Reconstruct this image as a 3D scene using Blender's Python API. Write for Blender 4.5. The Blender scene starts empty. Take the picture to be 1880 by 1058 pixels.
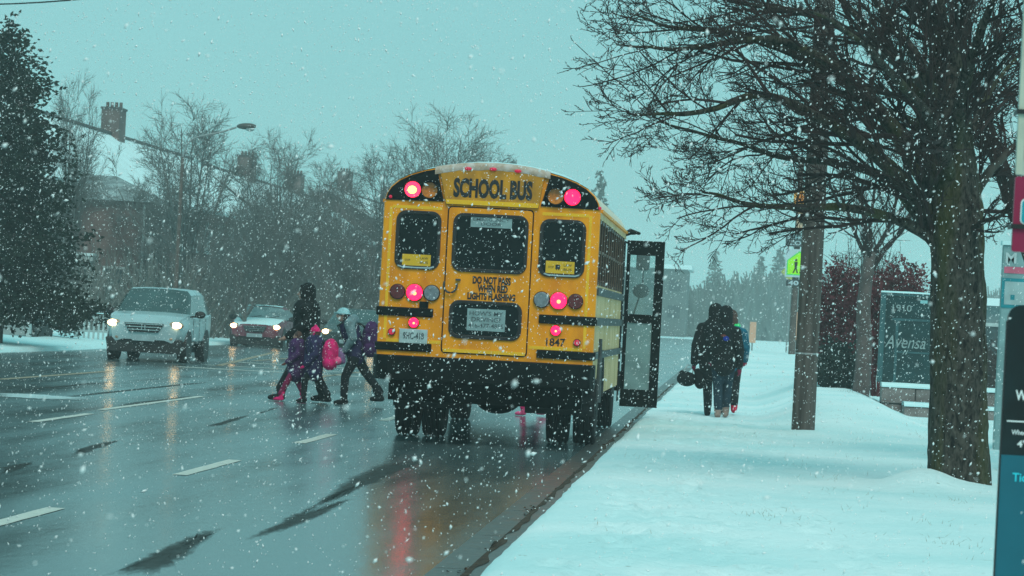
import bpy, math, random
import numpy as np
from mathutils import Vector, Matrix, noise
from math import radians as R, sin, cos, pi

scene = bpy.context.scene
col = scene.collection
rng = random.Random(7)

# ------------------------------------------------------------------ camera
# road vanishing point, eye 1.5 m above the road, long lens, 3 degree tilt
F = 6000.0
YAW, PITCH, ROLL = math.atan(413 / F), math.atan(49.6 / F), R(3.0)
cam_pos = Vector((0, 0, 1.5))
fwd = Vector((-sin(YAW) * cos(PITCH), cos(YAW) * cos(PITCH), sin(PITCH)))
right0 = Vector((cos(YAW), sin(YAW), 0))
up0 = right0.cross(fwd)
cu = up0 * cos(ROLL) - right0 * sin(ROLL)
cr = right0 * cos(ROLL) + up0 * sin(ROLL)
cam_data = bpy.data.cameras.new('camera')
cam = bpy.data.objects.new('camera', cam_data)
col.objects.link(cam)
cam.matrix_world = Matrix((
    (cr.x, cu.x, -fwd.x, cam_pos.x),
    (cr.y, cu.y, -fwd.y, cam_pos.y),
    (cr.z, cu.z, -fwd.z, cam_pos.z),
    (0, 0, 0, 1)))
cam_data.sensor_width = 36
cam_data.lens = 36 * F / 1880
cam_data.clip_start = 0.1
cam_data.clip_end = 3000
cam_data.dof.use_dof = True
cam_data.dof.focus_distance = 30
cam_data.dof.aperture_fstop = 14
scene.camera = cam

# ------------------------------------------------------------------ world
world = bpy.data.worlds.new('World')
scene.world = world
world.use_nodes = True
wt = world.node_tree
wt.nodes.clear()
w_out = wt.nodes.new('ShaderNodeOutputWorld')
w_bg = wt.nodes.new('ShaderNodeBackground')
w_sky = wt.nodes.new('ShaderNodeTexSky')
w_sky.sky_type = 'NISHITA'
w_sky.sun_disc = False
w_sky.sun_elevation = R(48)
w_sky.sun_rotation = R(165)
w_sky.air_density = 1.0
w_mix = wt.nodes.new('ShaderNodeMix')
w_mix.data_type = 'RGBA'
w_mix.inputs[0].default_value = 0.90          # a closed deck of snow cloud over the clear sky
w_mix.inputs[7].default_value = (2.28, 5.95, 6.15, 1)
wt.links.new(w_sky.outputs[0], w_mix.inputs[6])
w_tc = wt.nodes.new('ShaderNodeTexCoord'); w_mp = wt.nodes.new('ShaderNodeMapping'); w_mp.inputs['Scale'].default_value = (1, 1, 3)
w_nz = wt.nodes.new('ShaderNodeTexNoise'); w_nz.inputs['Scale'].default_value = 5; w_nz.inputs['Detail'].default_value = 6
w_cr = wt.nodes.new('ShaderNodeMix'); w_cr.data_type = 'RGBA'          # uneven cloud deck
w_cr.inputs[6].default_value = (2.10, 5.55, 5.75, 1); w_cr.inputs[7].default_value = (2.75, 6.35, 6.50, 1)
wt.links.new(w_tc.outputs['Generated'], w_mp.inputs[0]); wt.links.new(w_mp.outputs[0], w_nz.inputs['Vector'])
wt.links.new(w_nz.outputs['Fac'], w_cr.inputs[0]); wt.links.new(w_cr.outputs[2], w_mix.inputs[7])
wt.links.new(w_mix.outputs[2], w_bg.inputs[0])
w_bg.inputs[1].default_value = 0.105
wt.links.new(w_bg.outputs[0], w_out.inputs[0])

sun_data = bpy.data.lights.new('sun', 'SUN')
sun_data.energy = 1.5
sun_data.angle = R(30)
sun_data.color = (1.0, 0.93, 0.84)
sun = bpy.data.objects.new('sun', sun_data)
col.objects.link(sun)
# sun_rotation 165: behind the camera, a little to the right
sun.rotation_euler = (R(90 - 48), 0, R(15))

scene.view_settings.view_transform = 'Standard'
scene.view_settings.look = 'None'
scene.view_settings.exposure = 0.0
scene.view_settings.gamma = 1.0
scene.view_settings.use_curve_mapping = False
scene.render.engine = 'CYCLES'
scene.cycles.max_bounces = 8
scene.cycles.volume_bounces = 2

# ------------------------------------------------------------------ pixel helpers (photo is 1880 x 1058)
def ray(px, py):
    return fwd + cr * ((px - 940) / F) + cu * ((529 - py) / F)

def at(px, py, Y):
    d = ray(px, py)
    return cam_pos + d * (Y / d.y)

def ground(px, py, z=0.0):
    d = ray(px, py)
    return cam_pos + d * ((z - 1.5) / d.z)

# ------------------------------------------------------------------ materials
MATS = {}

def mat(name, c, rough=0.6, metal=0.0, var=0.12, scale=6.0, bump=0.0, bscale=30.0, spec=0.5,
        emit=None, estr=0.0, c2=None, stretch=(1, 1, 1), coat=0.0, rvar=0.0, detail=4.0, trans=0.0, lo=0.35, hi=0.65):
    if name in MATS:
        return MATS[name]
    m = bpy.data.materials.new(name)
    m.use_nodes = True
    nt = m.node_tree
    b = nt.nodes['Principled BSDF']
    b.inputs['Roughness'].default_value = rough
    b.inputs['Metallic'].default_value = metal
    b.inputs['Specular IOR Level'].default_value = spec
    b.inputs['Coat Weight'].default_value = coat
    tc = nt.nodes.new('ShaderNodeTexCoord')
    mp = nt.nodes.new('ShaderNodeMapping')
    mp.inputs['Scale'].default_value = stretch
    nt.links.new(tc.outputs['Object'], mp.inputs[0])
    nz = nt.nodes.new('ShaderNodeTexNoise')
    nz.inputs['Scale'].default_value = scale
    nz.inputs['Detail'].default_value = detail
    nt.links.new(mp.outputs[0], nz.inputs['Vector'])
    rp = nt.nodes.new('ShaderNodeValToRGB')
    rp.color_ramp.elements[0].position = lo
    rp.color_ramp.elements[1].position = hi
    if c2 is None:
        a = tuple(max(0, x * (1 - var)) for x in c)
        d = tuple(min(1, x * (1 + var)) for x in c)
    else:
        a, d = c, c2
    rp.color_ramp.elements[0].color = (*a, 1)
    rp.color_ramp.elements[1].color = (*d, 1)
    nt.links.new(nz.outputs['Fac'], rp.inputs[0])
    nt.links.new(rp.outputs[0], b.inputs['Base Color'])
    if rvar > 0:
        mr = nt.nodes.new('ShaderNodeMapRange')
        mr.inputs[1].default_value = 0.3
        mr.inputs[2].default_value = 0.7
        mr.inputs[3].default_value = max(0.02, rough - rvar)
        mr.inputs[4].default_value = min(1, rough + rvar)
        nt.links.new(nz.outputs['Fac'], mr.inputs[0])
        nt.links.new(mr.outputs[0], b.inputs['Roughness'])
    if bump > 0:
        n2 = nt.nodes.new('ShaderNodeTexNoise')
        n2.inputs['Scale'].default_value = bscale
        n2.inputs['Detail'].default_value = 5
        nt.links.new(mp.outputs[0], n2.inputs['Vector'])
        bp = nt.nodes.new('ShaderNodeBump')
        bp.inputs['Strength'].default_value = bump
        bp.inputs['Distance'].default_value = 0.02
        nt.links.new(n2.outputs['Fac'], bp.inputs['Height'])
        nt.links.new(bp.outputs[0], b.inputs['Normal'])
    if emit:
        b.inputs['Emission Color'].default_value = (*emit, 1)
        b.inputs['Emission Strength'].default_value = estr
    if trans:
        b.inputs['Transmission Weight'].default_value = trans
    MATS[name] = m
    return m

# ------------------------------------------------------------------ mesh builder
class MB:
    def __init__(self):
        self.v, self.f, self.m = [], [], []

    def add(self, vs, fs, mi=0):
        o = len(self.v)
        self.v.extend([tuple(p) for p in vs])
        self.f.extend([tuple(i + o for i in f) for f in fs])
        self.m.extend([mi] * len(fs))

    def box(self, c, s, mi=0, rot=None):
        x, y, z = s[0] / 2, s[1] / 2, s[2] / 2
        vs = [Vector((i * x, j * y, k * z)) for i in (-1, 1) for j in (-1, 1) for k in (-1, 1)]
        if rot is not None:
            vs = [rot @ p for p in vs]
        cc = Vector(c)
        vs = [p + cc for p in vs]
        self.add(vs, [(0, 1, 3, 2), (4, 6, 7, 5), (0, 4, 5, 1), (2, 3, 7, 6), (0, 2, 6, 4), (1, 5, 7, 3)], mi)
        return self

    def b2(self, x0, x1, y0, y1, z0, z1, mi=0):
        return self.box(((x0 + x1) / 2, (y0 + y1) / 2, (z0 + z1) / 2), (abs(x1 - x0), abs(y1 - y0), abs(z1 - z0)), mi)

    def tube(self, pts, rad, k=8, mi=0, cap=True, round_ends=False):
        P = np.array([tuple(p) for p in pts], float)
        n = len(P)
        r = np.full(n, rad, float) if np.isscalar(rad) else np.array(rad, float)
        if round_ends:
            t0 = P[0] - P[1]; t0 /= (np.linalg.norm(t0) + 1e-9)
            t1 = P[-1] - P[-2]; t1 /= (np.linalg.norm(t1) + 1e-9)
            a = np.array([0.98, 0.8, 0.45]); w = np.sqrt(1 - a * a)
            P = np.vstack([[P[0] + t0 * r[0] * x for x in a], P, [P[-1] + t1 * r[-1] * x for x in a[::-1]]])
            r = np.concatenate([r[0] * w, r, r[-1] * w[::-1]])
            n = len(P)
        T = np.gradient(P, axis=0)
        T /= (np.linalg.norm(T, axis=1)[:, None] + 1e-9)
        ref = np.array([0, 0, 1.0]) if abs(T[:, 2]).mean() < 0.8 else np.array([1.0, 0, 0])
        U = np.cross(T, ref); U /= (np.linalg.norm(U, axis=1)[:, None] + 1e-9)
        V = np.cross(T, U)
        an = np.arange(k) * 2 * pi / k
        vs = (P[:, None, :] + r[:, None, None] * (np.cos(an)[None, :, None] * U[:, None, :] + np.sin(an)[None, :, None] * V[:, None, :])).reshape(-1, 3)
        fs = [(i * k + j, i * k + (j + 1) % k, (i + 1) * k + (j + 1) % k, (i + 1) * k + j) for i in range(n - 1) for j in range(k)]
        if cap:
            fs.append(tuple(range(k - 1, -1, -1)))
            fs.append(tuple((n - 1) * k + j for j in range(k)))
        self.add(vs.tolist(), fs, mi)
        return self

    def ell(self, c, s, mi=0, nu=12, nv=8, rot=None):
        vs, fs = [], []
        for i in range(nv + 1):
            th = pi * i / nv
            for j in range(nu):
                ph = 2 * pi * j / nu
                p = Vector((s[0] * sin(th) * cos(ph), s[1] * sin(th) * sin(ph), s[2] * cos(th)))
                if rot is not None:
                    p = rot @ p
                vs.append(p + Vector(c))
        for i in range(nv):
            for j in range(nu):
                fs.append((i * nu + j, (i + 1) * nu + j, (i + 1) * nu + (j + 1) % nu, i * nu + (j + 1) % nu))
        self.add(vs, fs, mi)
        return self

    def prism(self, poly, y0, y1, mi=0, axis='y'):
        """poly in (x,z), extruded along y (axis x: poly is (y,z); axis z: poly is (x,y))"""
        n = len(poly)
        def P(a, b, t):
            return (a, t, b) if axis == 'y' else ((t, a, b) if axis == 'x' else (a, b, t))
        vs = [P(a, b, y0) for a, b in poly] + [P(a, b, y1) for a, b in poly]
        fs = [tuple(range(n)), tuple(range(2 * n - 1, n - 1, -1))]
        fs += [(i, i + n, (i + 1) % n + n, (i + 1) % n) for i in range(n)]
        self.add(vs, fs, mi)
        return self

    def ring(self, outer, inner, y0, y1, mi=0, axis='y'):
        n = len(outer)
        def P(a, b, t):
            return (a, t, b) if axis == 'y' else ((t, a, b) if axis == 'x' else (a, b, t))
        vs = [P(a, b, y0) for a, b in outer] + [P(a, b, y0) for a, b in inner] + [P(a, b, y1) for a, b in outer] + [P(a, b, y1) for a, b in inner]
        fs = []
        for i in range(n):
            j = (i + 1) % n
            fs += [(i, j, n + j, n + i), (2 * n + i, 3 * n + i, 3 * n + j, 2 * n + j), (i, 2 * n + i, 2 * n + j, j), (n + i, n + j, 3 * n + j, 3 * n + i)]
        self.add(vs, fs, mi)
        return self

    def disc(self, c, r, y0, y1, n=20, mi=0, axis='y', r2=None):
        """cylinder along an axis; r2 is the radius at y1"""
        a = [2 * pi * i / n for i in range(n)]
        r2 = r if r2 is None else r2
        def P(u, w, t):
            return (u, t, w) if axis == 'y' else ((t, u, w) if axis == 'x' else (u, w, t))
        vs = [P(c[0] + r * cos(t), c[1] + r * sin(t), y0) for t in a] + [P(c[0] + r2 * cos(t), c[1] + r2 * sin(t), y1) for t in a]
        fs = [tuple(range(n)), tuple(range(2 * n - 1, n - 1, -1))] + [(i, i + n, (i + 1) % n + n, (i + 1) % n) for i in range(n)]
        self.add(vs, fs, mi)
        return self

    def grid(self, rows, mi=0, closed=False):
        n = len(rows[0])
        vs = [p for r in rows for p in r]
        fs = []
        for i in range(len(rows) - 1):
            for j in range(n if closed else n - 1):
                fs.append((i * n + j, i * n + (j + 1) % n, (i + 1) * n + (j + 1) % n, (i + 1) * n + j))
        self.add(vs, fs, mi)
        return self

    def mesh(self, name, mats, smooth=None):
        me = bpy.data.meshes.new(name)
        me.from_pydata(self.v, [], self.f)
        for m in (mats if isinstance(mats, (list, tuple)) else [mats]):
            me.materials.append(m)
        if any(self.m):
            me.polygons.foreach_set('material_index', self.m)
        if smooth is not None:
            me.shade_smooth()
            if smooth < 170:
                me.set_sharp_from_angle(angle=R(smooth))
        me.validate()
        me.update()
        return me

    def build(self, name, mats, parent=None, smooth=None, bevel=0, loc=None, fixn=False):
        me = self.mesh(name, mats, smooth)
        if fixn:
            import bmesh
            bm = bmesh.new(); bm.from_mesh(me)
            bmesh.ops.recalc_face_normals(bm, faces=bm.faces)
            bm.to_mesh(me); bm.free()
        return link(name, me, parent, bevel, loc)

def link(name, me, parent=None, bevel=0, loc=None):
    o = bpy.data.objects.new(name, me)
    col.objects.link(o)
    if parent is not None:
        o.parent = parent
    if loc is not None:
        o.location = loc
    if bevel:
        b = o.modifiers.new('bevel', 'BEVEL')
        b.width = bevel
        b.segments = 2
        b.limit_method = 'ANGLE'
    return o

def tag(o, label=None, cat=None, group=None, kind=None):
    if label: o['label'] = label
    if cat: o['category'] = cat
    if group: o['group'] = group
    if kind: o['kind'] = kind
    return o

def thing(name, label, cat, loc=(0, 0, 0), rotz=0.0, group=None):
    o = bpy.data.objects.new(name, None)
    o.empty_display_size = 0.3
    col.objects.link(o)
    o.location = loc
    o.rotation_euler = (0, 0, rotz)
    return tag(o, label, cat, group)

def rr(cx, cz, w, h, r, n=5):
    pts = []
    for sx, sz, a0 in ((1, 1, 0), (-1, 1, 90), (-1, -1, 180), (1, -1, 270)):
        for i in range(n + 1):
            a = R(a0 + 90 * i / n)
            pts.append((cx + sx * (w / 2 - r) + r * cos(a), cz + sz * (h / 2 - r) + r * sin(a)))
    return pts

def text_obj(name, s, m, parent, x0, x1, z0, z1, y, depth=0.004, bold=0.0, face='-y', shear=0.0, align=None):
    """flat lettering fitted to a rectangle on a wall that faces the camera"""
    cu_ = bpy.data.curves.new(name, 'FONT')
    cu_.body = s
    cu_.extrude = 0.02
    cu_.offset = bold
    cu_.shear = shear
    cu_.resolution_u = 3
    if align:
        cu_.align_x = align
    t = bpy.data.objects.new(name, cu_)
    col.objects.link(t)
    bpy.context.view_layer.update()
    me = bpy.data.meshes.new_from_object(t.evaluated_get(bpy.context.evaluated_depsgraph_get()))
    bpy.data.objects.remove(t)
    bpy.data.curves.remove(cu_)
    me.name = name
    co = np.empty(len(me.vertices) * 3)
    me.vertices.foreach_get('co', co)
    co = co.reshape(-1, 3)
    mn, mx = co.min(0), co.max(0)
    u = (co[:, 0] - mn[0]) / (mx[0] - mn[0]); w = (co[:, 1] - mn[1]) / (mx[1] - mn[1]); d = (co[:, 2] - mn[2]) / (mx[2] - mn[2])
    out = np.stack([x0 + u * (x1 - x0), y - d * depth, z0 + w * (z1 - z0)], 1)
    me.vertices.foreach_set('co', out.ravel())
    me.materials.clear(); me.materials.append(m)
    me.update()
    return link(name, me, parent)

# common materials
BLACK = mat('black_rubber', (0.012, 0.013, 0.014), 0.55, var=0.3, bump=0.1)
TYRE = mat('tyre_rubber', (0.014, 0.014, 0.015), 0.8, var=0.3, bump=0.3, bscale=60)
SNOWM = mat('fresh_snow', (0.62, 0.89, 0.91), 0.75, var=0.04, scale=1.2, bump=0.25, bscale=14, spec=0.2)
WHITE = mat('white_paint', (0.75, 0.78, 0.78), 0.5, var=0.06)
STEEL = mat('galvanised_steel', (0.35, 0.36, 0.36), 0.45, metal=0.7, var=0.15, scale=20)
CHROME = mat('bright_metal', (0.6, 0.6, 0.6), 0.2, metal=1.0, var=0.05)
GLASS = mat('dark_glass', (0.003, 0.006, 0.007), 0.14, var=0.2, spec=0.22, rvar=0.05)
# ================================================================== THE GROUND
def sstep(a, b, x):
    t = min(1, max(0, (x - a) / (b - a)))
    return t * t * (3 - 2 * t)

KERB_X = -1.36

PRINTS = {}
_rp = random.Random(31)
for path in (((-.55, 14), (-.35, 30), (-.5, 44), (-.25, 60)), ((.15, 16), (-.2, 27), (.1, 40), (0, 60)), ((-.9, 15), (-.6, 24), (.3, 33), (.6, 42)), ((1.1, 15), (.6, 22), (-.1, 33), (-.1, 48)), ((-.1, 12), (-.8, 26), (-.7, 60))):
    for (xa, ya), (xb, yb) in zip(path, path[1:]):
        ns_ = int((yb - ya) / .62)
        for i_ in range(ns_):
            if _rp.random() < .12: continue
            u_ = i_ / ns_
            fx = xa + (xb - xa) * u_ + (.11 if i_ % 2 else -.11) + _rp.gauss(0, .03); fy = ya + (yb - ya) * u_ + _rp.gauss(0, .05)
            PRINTS.setdefault(int(fy), []).append((fx, fy, _rp.uniform(.022, .05), _rp.gauss(0, .15)))

def prints_z(x, y):
    z = 0.0
    for k_ in (int(y) - 1, int(y), int(y) + 1):
        for fx, fy, dp, a_ in PRINTS.get(k_, ()):
            dx, dy = x - fx, y - fy
            if abs(dx) > .25 or abs(dy) > .4: continue
            r2_ = (dx / .075) ** 2 + ((dy + dx * a_) / .17) ** 2
            z += -dp * math.exp(-r2_ * r2_ * .6) + dp * .45 * math.exp(-((math.sqrt(r2_) - 1.5) / .4) ** 2)
    return z

def verge_z(x, y):
    """height of the snow on the near side pavement and lawn"""
    z = 0.165 + 0.015 * sstep(KERB_X + 0.05, KERB_X + 0.5, x)
    z += 0.012 * sstep(KERB_X, KERB_X + 1, x) * noise.noise(Vector((x * 0.5, y * 0.18, 0)))
    z += 0.016 * noise.noise(Vector((x * 1.7, y * 1.1, 4))) + 0.008 * noise.noise(Vector((x * 5, y * 4, 9)))
    # drift beside the sign wall
    z += 0.33 * sstep(0.3, 1.5, x) * (1 - sstep(1.95, 3.0, x)) * sstep(41, 50, y) * (1 - sstep(62, 74, y))
    # the pavement climbs to a crest in the distance
    z += 0.62 * sstep(58, 94, y) * sstep(-1.3, -0.2, x) * (1 - sstep(99, 112, y))
    # foot-churned strip
    if y < 60:
        z += prints_z(x, y) + .14 * math.exp(-((x - 1.68) / .3) ** 2 - ((y - 28.75) / .7) ** 2)
    z += .05 * math.exp(-((x - .93) ** 2 + (y - 42) ** 2 * .6) / .09)
    if -1.1 < x < 0.9 and y < 60:
        z -= 0.022 * max(0, noise.noise(Vector((x * 3.4, y * 2.3, 21)))) * sstep(-1.1, -0.8, x)
    # roots of the big tree
    z += 0.06 * math.exp(-((x - 2.07) / 0.5) ** 2 - ((y - 29) / 0.8) ** 2)
    return z

g = MB()
xs = [-300, -120, -60, -30, -17.3, 40, 120, 300]
ys = [-60, 0, 60, 120, 240, 420, 900]
g.grid([[(x, y, -0.03) for x in xs] for y in ys])
tag(g.build('ground', SNOWM), kind='structure')

snow_m = bpy.data.materials.new('trodden_snow')
snow_m.use_nodes = True
nt = snow_m.node_tree; b = nt.nodes['Principled BSDF']
b.inputs['Roughness'].default_value = 0.8
b.inputs['Specular IOR Level'].default_value = 0.15
tc = nt.nodes.new('ShaderNodeTexCoord')
n1 = nt.nodes.new('ShaderNodeTexNoise'); n1.inputs['Scale'].default_value = 0.45; n1.inputs['Detail'].default_value = 8
nt.links.new(tc.outputs['Object'], n1.inputs['Vector'])
r1 = nt.nodes.new('ShaderNodeValToRGB')
r1.color_ramp.elements[0].position = 0.35; r1.color_ramp.elements[0].color = (0.60, 0.85, 0.87, 1)
r1.color_ramp.elements[1].position = 0.7; r1.color_ramp.elements[1].color = (0.84, 0.96, 0.97, 1)
nt.links.new(n1.outputs['Fac'], r1.inputs[0])
n2 = nt.nodes.new('ShaderNodeTexNoise'); n2.inputs['Scale'].default_value = 9; n2.inputs['Detail'].default_value = 8
nt.links.new(tc.outputs['Object'], n2.inputs['Vector'])
r2 = nt.nodes.new('ShaderNodeValToRGB')
r2.color_ramp.elements[0].position = 0.70; r2.color_ramp.elements[0].color = (0, 0, 0, 1)
r2.color_ramp.elements[1].position = 0.76; r2.color_ramp.elements[1].color = (1, 1, 1, 1)
nt.links.new(n2.outputs['Fac'], r2.inputs[0])
mx = nt.nodes.new('ShaderNodeMix'); mx.data_type = 'RGBA'
nt.links.new(r2.outputs[0], mx.inputs[0]); nt.links.new(r1.outputs[0], mx.inputs[6])
mx.inputs[7].default_value = (0.35, 0.42, 0.38, 1)
nt.links.new(mx.outputs[2], b.inputs['Base Color'])
bp = nt.nodes.new('ShaderNodeBump'); bp.inputs['Strength'].default_value = 0.9; bp.inputs['Distance'].default_value = 0.035
n3 = nt.nodes.new('ShaderNodeTexNoise'); n3.inputs['Scale'].default_value = 9; n3.inputs['Detail'].default_value = 10; n3.inputs['Roughness'].default_value = 0.62
nt.links.new(tc.outputs['Object'], n3.inputs['Vector'])
nt.links.new(n3.outputs['Fac'], bp.inputs['Height']); nt.links.new(bp.outputs[0], b.inputs['Normal'])

g = MB()
xs = [KERB_X + 0.08, KERB_X + 0.11] + list(np.arange(KERB_X + 0.17, 1.5, 0.06)) + list(np.arange(1.55, 4.6, 0.11)) + list(np.arange(4.7, 9, 0.5)) + [11, 15, 22, 35, 60]
ys = [-25, -10, 0, 5] + list(np.arange(8, 16, .2)) + list(np.arange(16, 58, 0.11)) + list(np.arange(58, 62, .3)) + list(np.arange(62, 120, 1.0)) + [130, 160, 220, 330]
rows = []
for y in ys:
    row = []
    for i, x in enumerate(xs):
        xx = x
        if i < 3:
            xx = x + 0.012 + 0.022 * noise.noise(Vector((y * 0.35, 3, 1))) + 0.012 * noise.noise(Vector((y * 1.9, 3, 1)))
        z = verge_z(xx, y)
        if i == 0:
            z = 0.1265
        elif i == 1:
            z = 0.148
        row.append((xx, y, z))
    rows.append(row)
g.grid(rows)
tag(g.build('snowy_pavement', snow_m, smooth=180), kind='structure')

# far side lawn, a low bank of snow along the left kerb
g = MB()
rows = []
for y in list(np.arange(40, 130, 2.0)) + [150, 200, 330]:
    row = []
    for x in [-17.05, -17.15, -17.6, -18.4, -19.5, -21, -24, -30, -45, -90]:
        xe = x + 0.25 * noise.noise(Vector((y * 0.12, 0, 0))) if x > -18 else x
        z = 0.0 if x == -17.05 else (0.11 + 0.20 * sstep(17.2, 21, -x) * (1 - 0.6 * sstep(88, 104, y)) + 0.05 * noise.noise(Vector((x * 0.4, y * 0.2, 7))))
        row.append((xe, y, z))
    rows.append(row)
g.grid(rows[::-1])
tag(g.build('snowy_lawn', SNOWM, smooth=180), kind='structure')

# ---- wet road
road_m = bpy.data.materials.new('wet_asphalt')
road_m.use_nodes = True
nt = road_m.node_tree; b = nt.nodes['Principled BSDF']
tc = nt.nodes.new('ShaderNodeTexCoord')
mp = nt.nodes.new('ShaderNodeMapping'); mp.inputs['Scale'].default_value = (1.0, 0.10, 1)
nt.links.new(tc.outputs['Object'], mp.inputs[0])
n1 = nt.nodes.new('ShaderNodeTexNoise'); n1.inputs['Scale'].default_value = 0.9; n1.inputs['Detail'].default_value = 7; n1.inputs['Roughness'].default_value = 0.6
nt.links.new(mp.outputs[0], n1.inputs['Vector'])
cr1 = nt.nodes.new('ShaderNodeValToRGB')
cr1.color_ramp.elements[0].position = 0.35; cr1.color_ramp.elements[0].color = (0.055, 0.086, 0.090, 1)
cr1.color_ramp.elements[1].position = 0.68; cr1.color_ramp.elements[1].color = (0.125, 0.195, 0.205, 1)
nt.links.new(n1.outputs['Fac'], cr1.inputs[0]); nt.links.new(cr1.outputs[0], b.inputs['Base Color'])
mr = nt.nodes.new('ShaderNodeMapRange')
mr.inputs[1].default_value = 0.35; mr.inputs[2].default_value = 0.68; mr.inputs[3].default_value = 0.12; mr.inputs[4].default_value = 0.27
nt.links.new(n1.outputs['Fac'], mr.inputs[0]); nt.links.new(mr.outputs[0], b.inputs['Roughness'])
b.inputs['Specular IOR Level'].default_value = 0.5
mp2 = nt.nodes.new('ShaderNodeMapping'); mp2.inputs['Scale'].default_value = (1.0, 0.35, 1)
nt.links.new(tc.outputs['Object'], mp2.inputs[0])
n3 = nt.nodes.new('ShaderNodeTexNoise'); n3.inputs['Scale'].default_value = 9; n3.inputs['Detail'].default_value = 6
nt.links.new(mp2.outputs[0], n3.inputs['Vector'])
bp = nt.nodes.new('ShaderNodeBump'); bp.inputs['Strength'].default_value = 0.16; bp.inputs['Distance'].default_value = 0.01
nt.links.new(n3.outputs['Fac'], bp.inputs['Height']); nt.links.new(bp.outputs[0], b.inputs['Normal'])

g = MB()
g.grid([[(x, y, 0.0) for x in (-17.4, -12, -8, -4.6, KERB_X - 0.001)] for y in (-30, 0, 30, 60, 120, 330)])
road = g.build('road', road_m)
tag(road, kind='structure')

DRY = mat('rough_dark_asphalt', (0.052, 0.062, 0.060), 0.9, var=0.35, scale=9, bump=0.5, bscale=40, spec=0.15)
LANE = mat('worn_lane_paint', (0.62, 0.62, 0.56), 0.55, c2=(0.35, 0.38, 0.37), scale=14, bump=0.2, detail=8, lo=.5, hi=.75)
YELL = mat('worn_yellow_paint', (0.42, 0.27, 0.14), 0.5, c2=(0.22, 0.18, 0.13), scale=9, detail=8)
SLUSH = mat('grey_slush', (0.62, 0.78, 0.80), 0.6, var=0.12, scale=6, bump=0.3)

def paint(p0, p1, w, m, name, z=0.004, ragged=0.012, n=10, sd=0):
    """a painted strip between two ground points, edges worn"""
    a, b_ = Vector((p0[0], p0[1], 0)), Vector((p1[0], p1[1], 0))
    t = (b_ - a).normalized(); s = Vector((t.y, -t.x, 0))
    rows = []
    for i in range(n + 1):
        c = a + (b_ - a) * (i / n)
        e1 = ragged * noise.noise(Vector((i * 1.7, sd, 3))); e2 = ragged * noise.noise(Vector((i * 1.9, sd, 8)))
        l = c - s * (w / 2 + e1); r_ = c + s * (w / 2 + e2)
        rows.append([(l.x, l.y, z), (r_.x, r_.y, z)])
    return MB().grid(rows).build(name, m, road)

LX = -4.62
k = 0
for ya, yb in [(21.5 - 6.6, 21.5 - 3.6)] + [((ground(a[0], a[1]).y), (ground(c[0], c[1]).y)) for a, c in
               (((0, 970), (135, 935)), ((318, 872), (427, 845)), ((532, 813), (598, 797)), ((683, 772), (722, 762)))]:
    paint((LX, ya), (LX, yb), 0.13, LANE, 'lane_dash', sd=k); k += 1
for ya in (58, 84, 93, 102, 111, 120):
    paint((LX, ya), (LX, ya + 3), 0.13, LANE, 'lane_dash', sd=k); k += 1
for a, c in (((60, 775), (165, 760)), ((185, 753), (370, 728)), ((590, 692), (690, 680))):
    pa, pb = ground(*a), ground(*c)
    paint((pa.x, pa.y), (pb.x, pb.y), 0.12, YELL if a[0] > 500 else LANE, 'centre_line', sd=k); k += 1
for a, c in (((0, 697), (200, 682)), ((400, 672), (505, 647))):
    pa, pb = ground(*a), ground(*c)
    paint((pa.x, pa.y), (pb.x, pb.y), 0.16, YELL, 'turn_lane_line', sd=k); k += 1
paint((-12.1, 82), (-12.1, 140), 0.14, YELL, 'turn_lane_line', sd=k); k += 1
paint((-8.2, 82), (-8.2, 140), 0.14, YELL, 'centre_line', sd=k); k += 1
for yy, w_ in ((70.2, 0.45), (73.8, 0.3), (79.0, 0.45)):
    paint((-12.0, yy), (-1.9, yy), w_, LANE, 'crossing_line', sd=k, n=30, ragged=0.1); k += 1

def blob(pts, name, m, z, jag=0.05, sub=8, sd=0):
    """an irregular flat patch, outline given on the ground; its edge frays out"""
    out = []
    n = len(pts)
    for i in range(n):
        a, b_ = Vector(pts[i]), Vector(pts[(i + 1) % n])
        for j in range(sub):
            p = a + (b_ - a) * (j / sub)
            nn = noise.noise(Vector((p.x * 9, p.y * 5, sd))); n2 = noise.noise(Vector((p.x * 8, p.y * 4.5, sd + 9)))
            out.append((p.x + jag * nn, p.y + 3 * jag * n2))
    c = (sum(p[0] for p in out) / len(out), sum(p[1] for p in out) / len(out))
    N_ = len(out)
    vs = [(c[0], c[1], z)] + [(c[0] + (p[0] - c[0]) * .30, c[1] + (p[1] - c[1]) * .45, z) for p in out] + [(c[0] + (p[0] - c[0]) * 1.40, c[1] + (p[1] - c[1]) * 1.08, z) for p in out]
    fs = [(0, 1 + i, 1 + (i + 1) % N_) for i in range(N_)] + [(1 + i, 1 + N_ + i, 1 + N_ + (i + 1) % N_, 1 + (i + 1) % N_) for i in range(N_)]
    g_ = MB(); g_.add(vs, fs)
    o = g_.build(name, m, road)
    at_ = o.data.attributes.new('cover', 'FLOAT', 'POINT')
    at_.data.foreach_set('value', [1.0] * (1 + N_) + [0.0] * N_)
    return o

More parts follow.
